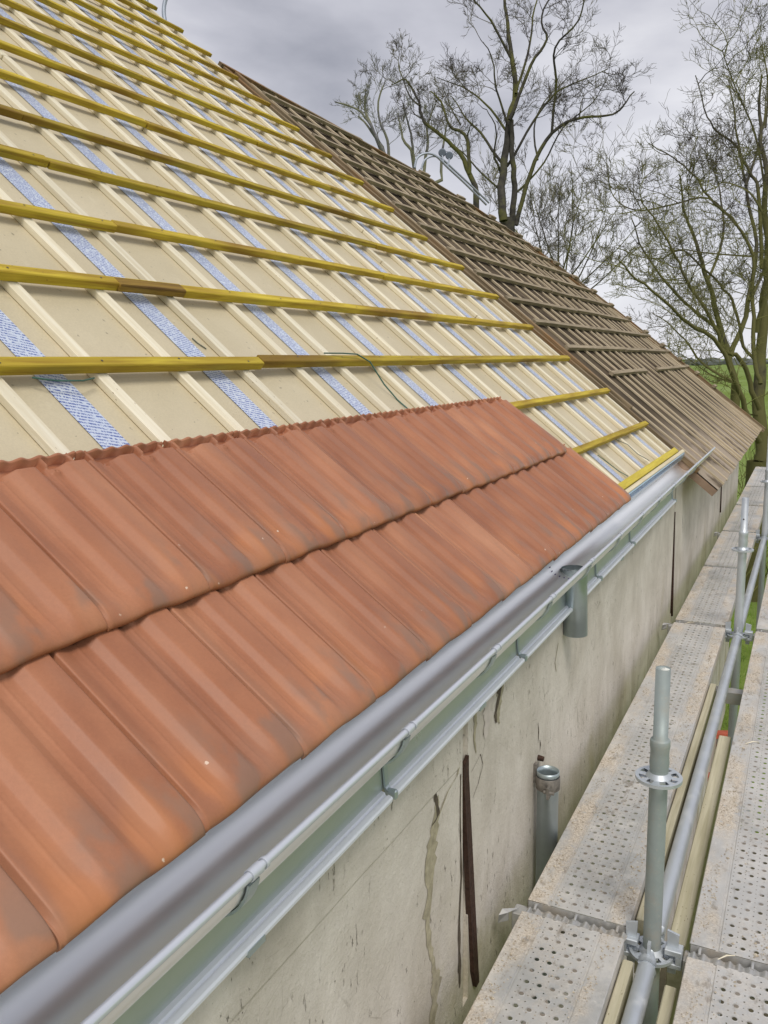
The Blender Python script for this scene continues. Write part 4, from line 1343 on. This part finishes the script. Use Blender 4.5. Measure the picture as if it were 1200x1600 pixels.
# timber boards on edge under the gap
tb = [(-0.366, -0.338, 0.2, 2.15, -1.615, -1.80, 'pale timber board on edge left of the near ledger tube'),
      (-0.252, -0.222, 0.2, 2.13, -1.640, -1.84, 'pale timber board on edge right of the near ledger tube'),
      (-0.366, -0.338, 2.34, 4.38, -1.615, -1.80, 'timber board on edge left of the long ledger tube'),
      (-0.274, -0.224, 2.33, 3.85, -1.655, -1.86, 'wide pale timber board right of the long ledger tube')]
for x0, x1, y0, y1, z1, z0, lb in tb:
    m = MB(); m.box(x0, x1, y0, y1, z0, z1, 0.003)
    obj('timber_board', m, M_plank, None, Matrix.Identity(4), label=lb, cat='board', group='timber boards below the walkway gap')
m = MB(); m.box(-0.375, -0.20, 4.43, 4.50, -1.73, -1.67)
obj('square_tube', m, M_deckside, None, Matrix.Identity(4), label='dark square tube crossing the walkway gap just before the second post', cat='scaffold beam')

# mortar crumbs on the decks
random.seed(91)
cb = MB()
def crumb(mb, x, y, z, r):
    vs = []
    for k in range(6):
        d = [(1,0,0), (-1,0,0), (0,1,0), (0,-1,0), (0,0,1), (0,0,-0.3)][k]
        q = r*random.uniform(0.55, 1.2)
        vs.append((x + d[0]*q + random.uniform(-.3, .3)*r, y + d[1]*q + random.uniform(-.3, .3)*r, z + d[2]*q*0.7))
    mb.add(vs, [(0,2,4), (2,1,4), (1,3,4), (3,0,4), (2,0,5), (1,2,5), (3,1,5), (0,3,5)])
for x0, wd in ((-0.664, 0.294), (-0.206, 0.22)):
    for _ in range(5200):
        y = 1.0 + 6.2*random.random()**1.7
        if min(abs(y-b+0.02) for b in (2.235, 5.30, 6.87)) < 0.034: continue
        if random.random() < 0.80:
            u = random.choice((random.gauss(0.032, 0.016), random.gauss(wd-0.03, 0.016)))
        else: u = random.random()*wd
        if not 0.004 < u < wd-0.004: continue
        cl = mnoise.noise(Vector((x0*7, y*5.0, u*16)))
        if cl < -0.12: continue
        crumb(cb, x0+u, y, ZD+0.0015, random.choice((0.0013, 0.0018, 0.0024, 0.0034)) * (1.0 if random.random() < .97 else 2.0))
obj('mortar_crumbs', cb, M_crumb, label='mortar crumbs and dust scattered over the steel decks', cat='debris', kind='stuff')
# splinters and twigs lying on the decks
spl = [((-0.13, 2.20), (-0.09, 2.235), 'small pale splinter lying at the near outer deck joint'),
       ((-0.155, 3.62), (-0.105, 3.66), 'thin straw on the outer deck beside the ledger'),
       ((-0.60, 5.22), (-0.55, 5.28), 'short wood splinter on the wall-side deck at the second post joint')]
for (a, b), (c, d), lb in spl:
    m = MB(); m.tube([(a, b, ZD+0.004), ((a+c)/2, (b+d)/2, ZD+0.010), (c, d, ZD+0.004)], [0.0012, 0.0024, 0.001], 5)
    obj('splinter', m, M_lath, None, Matrix.Identity(4), label=lb, cat='splinter')

# ------------------------------------------------------------------ loose wires and staples
def wire(pts, r, mat, label):
    m = MB(); m.tube([rp(*p) for p in pts], r, 6)
    return obj('wire', m, mat, None, Matrix.Identity(4), label=label, cat='wire')
n0 = NB+0.004
wire([(-1.205, 2.62, n0), (-1.19, 2.72, n0+.012), (-1.185, 2.82, n0+0.012), (-1.15, 2.88, n0+.004), (-1.06, 2.90, n0-.03), (-0.99, 2.93, n0-0.05), (-0.93, 2.92, n0-.045), (-0.875, 2.885, n0-.01)], 0.0028, M_wire, 'bent green wire hanging over the lowest long batten above the tiles')
wire([(-1.15, 1.33, N_CB+.004), (-1.13, 1.38, N_CB+.01), (-1.125, 1.45, N_CB+.012), (-1.14, 1.50, N_CB+.006)], 0.0022, M_wire, 'short green wire loop under the first batten at the left')
wire([(-0.43, 4.35, N_CB+.005), (-0.36, 4.40, N_SH+.02), (-0.30, 4.42, N_SH+.02), (-0.25, 4.42, N_CB+.01)], 0.0022, M_wire, 'green wire on the pale boards beside the tile edge')
wire([(-0.47, 4.95, N_CB+.006), (-0.41, 5.05, N_SH+.03), (-0.33, 5.03, N_SH+.03), (-0.26, 5.10, N_CB+.01)], 0.002, M_wireold, 'brown wire curl on the boards near the gutter end')
wire([(-1.335, 2.07, N_SH+.003), (-1.31, 2.07, N_SH+.004), (-1.285, 2.085, N_SH+.003)], 0.002, M_wireold, 'bent nail lying on the board between the two lowest long battens')

# ------------------------------------------------------------------ roof ladder hooks
lad = thing('roof_ladder', 'aluminium roof ladder hooked over the far hip, two small grey wheels on top', 'ladder', depth_point(700, 300, 9.7))
def P(px, py, d): return depth_point(px, py, d)
def curve(ps, n=6):
    out = []
    ps = [Vector(p) for p in ps]
    for i in range(len(ps)-1):
        p0 = ps[max(0, i-1)]; p1 = ps[i]; p2 = ps[i+1]; p3 = ps[min(len(ps)-1, i+2)]
        for k in range(n):
            t = k/n
            out.append(0.5*((2*p1) + (-p0+p2)*t + (2*p0-5*p1+4*p2-p3)*t*t + (-p0+3*p1-3*p2+p3)*t**3))
    out.append(ps[-1]); return out
m = MB(); m.tube(curve([P(648, 262, 9.6), P(652, 247, 9.6), P(664, 240, 9.62), P(680, 243, 9.65), P(700, 262, 9.75), P(728, 288, 9.9), P(760, 320, 10.1)]), 0.013, 10)
obj('side_rail', m, M_alu, lad)
m = MB(); m.tube(curve([P(658, 264, 9.9), P(664, 250, 9.9), P(676, 244, 9.92), P(690, 248, 9.95), P(708, 264, 10.05), P(734, 288, 10.2), P(764, 317, 10.4)]), 0.012, 10)
obj('side_rail', m, M_alu, lad)
for px, py in ((691, 238.5), (702, 243)):
    c = P(px, py, 9.8)
    ax = (P(px, py, 9.8)-P(px, py, 9.78)).normalized()
    m = MB(); m.tube([c - ax*0.016, c - ax*0.010, c + ax*0.010, c + ax*0.016], [0.036, 0.045, 0.045, 0.036], 20)
    obj('wheel', m, M_disc, lad)
m = MB(); m.tube([P(691, 243, 9.8), P(693, 256, 9.8)], 0.010, 8); m.tube([P(702, 248, 9.8), P(699, 262, 9.8)], 0.010, 8)
obj('wheel_fork', m, M_alu, lad)
hk = thing('ladder_hook', 'pair of curved pale tubes rising behind the top battens at upper left', 'ladder hook', depth_point(250, 30, 7.6))
m = MB(); m.tube(curve([P(258, 36, 7.3), P(256, 20, 7.3), P(257, 6, 7.3), P(262, -8, 7.3), P(275, -24, 7.3)]), 0.018, 12)
obj('tube', m, M_alu, hk)
m = MB(); m.tube(curve([P(231, 16, 7.3), P(229, 0, 7.3), P(231, -15, 7.3), P(238, -26, 7.3)]), 0.016, 12)
obj('tube', m, M_alu, hk)

# bricks on the grass far below the gap
rb = thing('brick_pile', 'small heap of red bricks on the grass, glimpsed through the walkway gap', 'bricks', (-0.62, 9.9, GROUND_Z))
random.seed(6)
for k in range(9):
    m = MB(); m.box(-0.12, 0.12, -0.055, 0.055, 0, 0.065, 0.004)
    M = Matrix.Translation(Vector((-0.62+random.uniform(-.14, .14), 9.95+random.uniform(-.5, .6), GROUND_Z + 0.065*(k//4)))) @ Matrix.Rotation(random.uniform(-.7, .7), 4, 'Z')
    obj('brick', m, M_brick, rb, M)

# ------------------------------------------------------------------ trees
class Tree:
    def __init__(self, seed, rmin=0.006):
        self.rng = random.Random(seed)
        self.big = MB(); self.small = MB(); self.rmin = rmin
    def limb(self, pts, r0, r1, big=True):
        n = len(pts)
        if r0 > 0.03 and n > 4:
            w_ = min(0.09, r0*0.9); ph = self.rng.random()*50
            pts = [pts[0]] + [p + Vector((w_*mnoise.noise(Vector((i*.55, ph, 0))), w_*mnoise.noise(Vector((i*.55, ph, 9))), w_*mnoise.noise(Vector((i*.55, ph, 4))))) for i, p in enumerate(pts[1:], 1)]
        rad = [r0 + (r1-r0)*i/(n-1) for i in range(n)]
        sides = 8 if r0 > 0.08 else (5 if r0 > 0.03 else 3)
        (self.big if big else self.small).tube(pts, rad, sides, caps=False, smooth=r0 > 0.03)
    def twig(self, p, d, length, r, level, up=0.25, spread=0.8, kids=5):
        rg = self.rng
        n = 5 if level > 1 else 4
        pts = [p.copy()]; q = p.copy(); dd = d.normalized()
        for i in range(n):
            dd = (dd + Vector((rg.gauss(0, .26), rg.gauss(0, .26), rg.gauss(0, .22) + up*0.6))).normalized()
            q = q + dd*(length/n); pts.append(q.copy())
        r1 = max(self.rmin*0.8, r*0.35)
        self.limb(pts, max(r, self.rmin), r1, big=(r > 0.035))
        if level <= 0: return
        for k in range(kids):
            t = rg.uniform(0.25, 1.0); i = min(n-1, int(t*n)); fr = t*n - i
            bp = pts[i].lerp(pts[i+1], fr); bd = (pts[i+1]-pts[i]).normalized()
            rv = Vector((rg.gauss(0, 1), rg.gauss(0, 1), rg.gauss(0, 1))); rv = (rv - bd*rv.dot(bd)).normalized()
            nd = (bd + rv*rg.uniform(.5, 1.0)*spread + Vector((0, 0, up))).normalized()
            self.twig(bp, nd, length*rg.uniform(.42, .72), max(self.rmin, r*0.5), level-1, up, spread, kids)
    def clothe(self, pts, dens, length, r, level, t0=0.25, up=0.25, spread=0.9, kids=5):
        rg = self.rng
        tot = sum((b-a).length for a, b in zip(pts[:-1], pts[1:])); acc = 0
        segs = []
        for a, b in zip(pts[:-1], pts[1:]):
            segs.append((a, b, acc, acc+(b-a).length)); acc += (b-a).length
        for k in range(int(tot*dens)):
            t = rg.uniform(t0, 1.0)*tot
            for a, b, s0, s1 in segs:
                if s0 <= t <= s1+1e-6: break
            bp = a.lerp(b, (t-s0)/max(1e-6, s1-s0)); bd = (b-a).normalized()
            rv = Vector((rg.gauss(0, 1), rg.gauss(0, 1), rg.gauss(0, 1))); rv = (rv - bd*rv.dot(bd)).normalized()
            nd = (bd*0.7 + rv*spread + Vector((0, 0, up))).normalized()
            self.twig(bp, nd, length*rg.uniform(.5, 1.1), r, level, up, spread, kids)
    def build(self, label, cat='tree', group=None, mb=None, ms=None, base=(0, 0, 0)):
        root = thing('bare_tree', label, cat, base, group)
        obj('trunk', self.big, mb, root)
        obj('crown', self.small, ms, root)
        return root

def limb_pts(pix, D, rng, var=0.6):
    n = len(pix); d = D + rng.uniform(-var, var)*0.3; out = []
    drift = rng.uniform(-var, var)
    for i, (x, y) in enumerate(pix):
        out.append(P(x, y, d + drift*i/(max(1, n-1))))
    return curve(out, 4)

def px2m(px, D): return px/FPX*D

# central tall tree
T = Tree(1, 0.0045); D = 24.0; rg = T.rng
base = P(793, 340, D); gb_ = Vector((base.x, base.y, GROUND_Z))
T.limb([gb_, gb_.lerp(base, .6), base], px2m(14, D), px2m(12, D))
for pix, r0, r1, dens in [
    ([(787,345),(786,270),(796,187),(806,146),(798,83),(792,25),(785,-25)], 12, 3, 1.5),
    ([(800,345),(806,300),(800,250),(796,187)], 9, 6, 1.0),
    ([(806,352),(829,270),(862,208),(912,183),(958,179),(992,142)], 7, 1.6, 1.6),
    ([(862,208),(869,125),(867,75),(905,30),(912,-15)], 4, 1.5, 1.8),
    ([(796,187),(829,104),(854,62),(845,25),(870,-15)], 5, 1.6, 1.5),
    ([(806,146),(825,83),(833,25),(842,-15)], 4, 1.6, 1.5),
    ([(798,90),(767,33),(737,-5)], 4, 1.5, 1.5),
    ([(790,262),(750,208),(725,180),(705,150)], 4.5, 1.2, 2.2),
    ([(796,215),(767,170),(733,142),(683,121)], 4, 1, 2.4),
    ([(792,260),(833,190),(867,146),(900,130),(950,108)], 4, 1.1, 2.4),
    ([(808,300),(850,255),(880,200),(925,160),(945,130)], 3, 1, 1.8),
    ([(795,200),(775,140),(770,95),(755,65)], 3.5, 1, 2.4),
    ([(840,250),(835,200),(850,160),(890,120)], 3, 1, 2.2),
    ([(905,182),(912,150),(935,135)], 2, .8, 2.0),
    ([(782,270),(772,240),(776,205),(760,170)], 4, 1, 2.0),
    ([(700,230),(720,235),(745,262),(783,300)][::-1], 3, 1, 1.6)]:
    pts = limb_pts(pix, D, rg, 1.6)
    T.limb(pts, px2m(r0*.58, D), px2m(r1*.6, D))
    T.clothe(pts, dens*0.75, 1.0, 0.013, 3, 0.42, 0.10, 1.0, 4)
T.build('tall bare tree with forked dark trunk rising behind the old roof, reaching the picture top', base=gb_, mb=M_bark2, ms=M_twig)

# leaning tree to its left
T = Tree(2, 0.0045); D = 23.0; rg = T.rng
base = P(744, 300, D); gb_ = Vector((base.x, base.y, GROUND_Z))
T.limb([gb_, gb_.lerp(base, .6), base], px2m(8, D), px2m(5, D))
for pix, r0, r1, dens in [
    ([(744,300),(725,250),(700,221),(662,187),(654,158),(633,125),(612,133)], 6.5, 1.3, 2.0),
    ([(733,272),(729,217),(704,196),(687,158),(671,142)], 5, 1.2, 1.8),
    ([(729,217),(734,200)], 2, 1.4, 0.5),
    ([(720,195),(703,165),(700,145)], 2, 1.0, 2.2),
    ([(656,165),(640,150),(625,110),(622,92)], 2.5, .8, 3.0),
    ([(662,187),(645,175),(640,150)], 2, .8, 3.0)]:
    pts = limb_pts(pix, D, rg, 1.0)
    T.limb(pts, px2m(r0*.7, D), px2m(r1*.6, D))
    T.clothe(pts, dens*0.8, 0.8, 0.012, 3, 0.35, 0.12, 1.0, 4)
T.build('leaning bare tree with curved limbs left of the tall tree, behind the ladder', base=gb_, mb=M_bark2, ms=M_twig)

# pale far trees at the left over the ridge
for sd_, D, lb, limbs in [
    (3, 40.0, 'pale distant bare tree at the left, just above the old roof ridge', [
        [(605,262),(600,235),(575,190),(555,168),(524,160)], [(600,235),(580,205),(560,180)], [(610,262),(604,220),(590,170),(600,130)], [(585,210),(570,170),(572,140)]]),
    (4, 42.0, 'pale distant bare tree with upright stems behind the ladder hook', [
        [(648,290),(645,240),(640,200),(628,160)], [(658,290),(668,230),(668,200),(680,160)], [(645,240),(630,215),(622,185)], [(690,290),(690,240),(700,190)]])]:
    T = Tree(sd_, 0.0085); rg = T.rng
    base = P(limbs[0][0][0]+4, limbs[0][0][1]+8, D); gb_ = Vector((base.x, base.y, GROUND_Z))
    T.limb([gb_, gb_.lerp(base, .6), base], px2m(5, D), px2m(4, D))
    for pix in limbs:
        pts = limb_pts(pix, D, rg, 1.5)
        T.limb([base] + pts[1:], px2m(2.8, D), px2m(1, D))
        T.clothe(pts, 1.1, 1.5, 0.018, 3, 0.2, 0.15, 1.0, 4)
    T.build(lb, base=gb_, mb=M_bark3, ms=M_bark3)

# round twiggy tree behind the old roof
for sd_, D, bx, by, lb, reach in [(5, 34.0, 872, 440, 'round twiggy tree between the tall tree and the right-hand trees', 5.2)]:
    T = Tree(sd_, 0.0075); rg = T.rng
    base = P(bx, by, D); gb_ = Vector((base.x, base.y, GROUND_Z))
    T.limb([gb_, gb_.lerp(base, .6), base], 0.15, 0.12)
    for k in range(13):
        a = RAD(20 + 140*k/12); ln = reach*(0.75+0.25*math.sin(a))*rg.uniform(.8, 1.0)
        d = Vector((math.cos(a)*0.95, rg.uniform(-.4, .4), math.sin(a)))
        p0 = base - Vector((0, 0, rg.uniform(0, 1.2)))
        pts = [p0]
        for i in range(6):
            d = (d + Vector((rg.gauss(0, .1), rg.gauss(0, .1), rg.gauss(0, .08)+.04))).normalized()
            pts.append(pts[-1] + d*ln/6)
        T.limb(pts, 0.04, 0.010)
        T.clothe(pts, 1.3, 1.5, 0.014, 3, 0.12, 0.15, 0.85, 4)
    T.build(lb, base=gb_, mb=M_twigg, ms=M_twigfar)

# large mossy tree at the right
T = Tree(6, 0.0034); D = 16.0; rg = T.rng
base = P(1186, 720, D); gb_ = Vector((base.x, base.y, GROUND_Z))
T.limb([gb_, gb_.lerp(base, .5), base], px2m(19, D), px2m(18, D))
for pix, r0, r1, dens, spread_d in [
    ([(1188,722),(1187,640),(1186,560),(1193,470),(1197,400),(1198,300),(1190,200),(1186,120)], 20, 2.5, .8, 1.0),
    ([(1186,690),(1168,650),(1150,600),(1125,540),(1075,505),(1040,472),(995,435),(965,405)], 9, 1.6, 2.0, 1.6),
    ([(1187,640),(1172,600),(1155,560),(1130,545),(1110,495),(1075,442),(1055,400),(1030,350),(1000,310)], 8, 1.5, 2.0, 1.6),
    ([(1187,590),(1178,560),(1163,542),(1148,478),(1125,445),(1090,410),(1062,390),(1025,406),(962,387)], 6, 1.3, 2.0, 1.6),
    ([(1188,600),(1181,560),(1176,475),(1175,400),(1152,352),(1107,307),(1085,275),(1050,245),(1012,225)], 7, 1.3, 2.2, 1.6),
    ([(1190,420),(1185,300),(1172,270),(1150,230),(1120,205),(1105,182),(1087,117)], 6, 1.3, 2.4, 1.4),
    ([(1150,352),(1107,310),(1050,320),(1005,329),(975,322),(955,300),(947,255)], 3.5, 1.0, 2.2, 1.2),
    ([(1178,400),(1162,400),(1100,395),(1062,390),(1020,400)], 3.5, 1.0, 2.0, 1.2),
    ([(1190,330),(1170,300),(1130,285),(1115,300)], 4, 1.2, 2.2, 1.0),
    ([(1196,300),(1180,210),(1150,140),(1128,78)], 4, 1.0, 2.6, 1.0),
    ([(1150,600),(1110,585),(1075,560),(1040,540)], 3, .9, 2.0, 1.2),
    ([(1184,650),(1150,643),(1120,640),(1085,600)], 3, .8, 2.0, 1.0),
    ([(1182,520),(1195,455),(1215,400),(1230,300)], 8, 2, 1.5, 1.0),
    ([(1196,200),(1200,130),(1190,70)], 4, 1.2, 2.6, 1.0)]:
    pts = limb_pts(pix, D, rg, spread_d)
    T.limb(pts, px2m(r0*(.85 if r0 > 20 else .55), D), px2m(r1*.6, D))
    T.clothe(pts, dens*1.45, 1.05, 0.011, 3, 0.15, 0.07, 1.0, 4)
T.build('large mossy tree with many bare limbs filling the right edge', base=gb_, mb=M_bark, ms=M_twigg)

# second crown behind it, brownish twigs
T = Tree(7, 0.0048); D = 22.0; rg = T.rng
base = P(1150, 600, D); gb_ = Vector((base.x, base.y, GROUND_Z))
T.limb([gb_, gb_.lerp(base, .5), base], px2m(9, D), px2m(7, D))
for pix, r0, r1, dens in [
    ([(1150,600),(1130,520),(1105,440),(1085,380),(1070,320),(1060,270)], 8, 1.4, 1.8),
    ([(1130,520),(1080,480),(1040,440),(1000,380),(985,330)], 5, 1.2, 1.9),
    ([(1140,560),(1170,470),(1180,380),(1165,290),(1150,200),(1140,130)], 7, 1.4, 1.9),
    ([(1165,290),(1190,210),(1195,150)], 4, 1.2, 2.0),
    ([(1105,440),(1130,370),(1125,300),(1110,250)], 4, 1.2, 1.9),
    ([(1150,600),(1100,570),(1060,520),(1020,490)], 4, 1, 1.8),
    ([(1170,470),(1210,380),(1220,300)], 5, 1.4, 1.6)]:
    pts = limb_pts(pix, D, rg, 2.0)
    T.limb(pts, px2m(r0*.65, D), px2m(r1*.6, D))
    T.clothe(pts, dens*1.15, 1.3, 0.012, 3, 0.15, 0.08, 1.0, 4)
T.build('brown twiggy tree standing behind the large mossy tree', base=gb_, mb=M_bark, ms=M_twig)

# brush at the foot of the mossy tree
T = Tree(8, 0.006); rg = T.rng
c0 = Vector((-1.6, 17.5, GROUND_Z))
for k in range(46):
    p = c0 + Vector((rg.uniform(-2.2, 2.6), rg.uniform(-.8, 2.5), 0))
    T.twig(p, Vector((rg.gauss(0, .35), rg.gauss(0, .35), 1)), rg.uniform(1.5, 3.4), 0.014, 2, 0.2, 0.8, 4)
o = obj('undergrowth', T.small, M_twigg, None, Matrix.Identity(4), label='tangled bare brush around the foot of the mossy tree', cat='brush', kind='stuff')

# grass tufts close to the building, seen past the wall end
rgx = random.Random(9)
gt = MB()
for k in range(9000):
    x = rgx.uniform(-3.5, 1.5); y = rgx.uniform(10.5, 24)
    h = rgx.uniform(.05, .14); a = rgx.uniform(0, math.pi); dx, dy = math.cos(a)*0.006, math.sin(a)*0.006
    lx, ly = rgx.gauss(0, .03), rgx.gauss(0, .03)
    gt.add([(x-dx, y-dy, GROUND_Z), (x+dx, y+dy, GROUND_Z), (x+lx, y+ly, GROUND_Z+h)], [(0, 1, 2)])
M_blade = simple('grass_blades', (0.16, 0.27, 0.03), 0.8, var=0.4, sc=3)
obj('grass', gt, M_blade, label='short bright green grass beyond the wall end', cat='grass', kind='stuff')
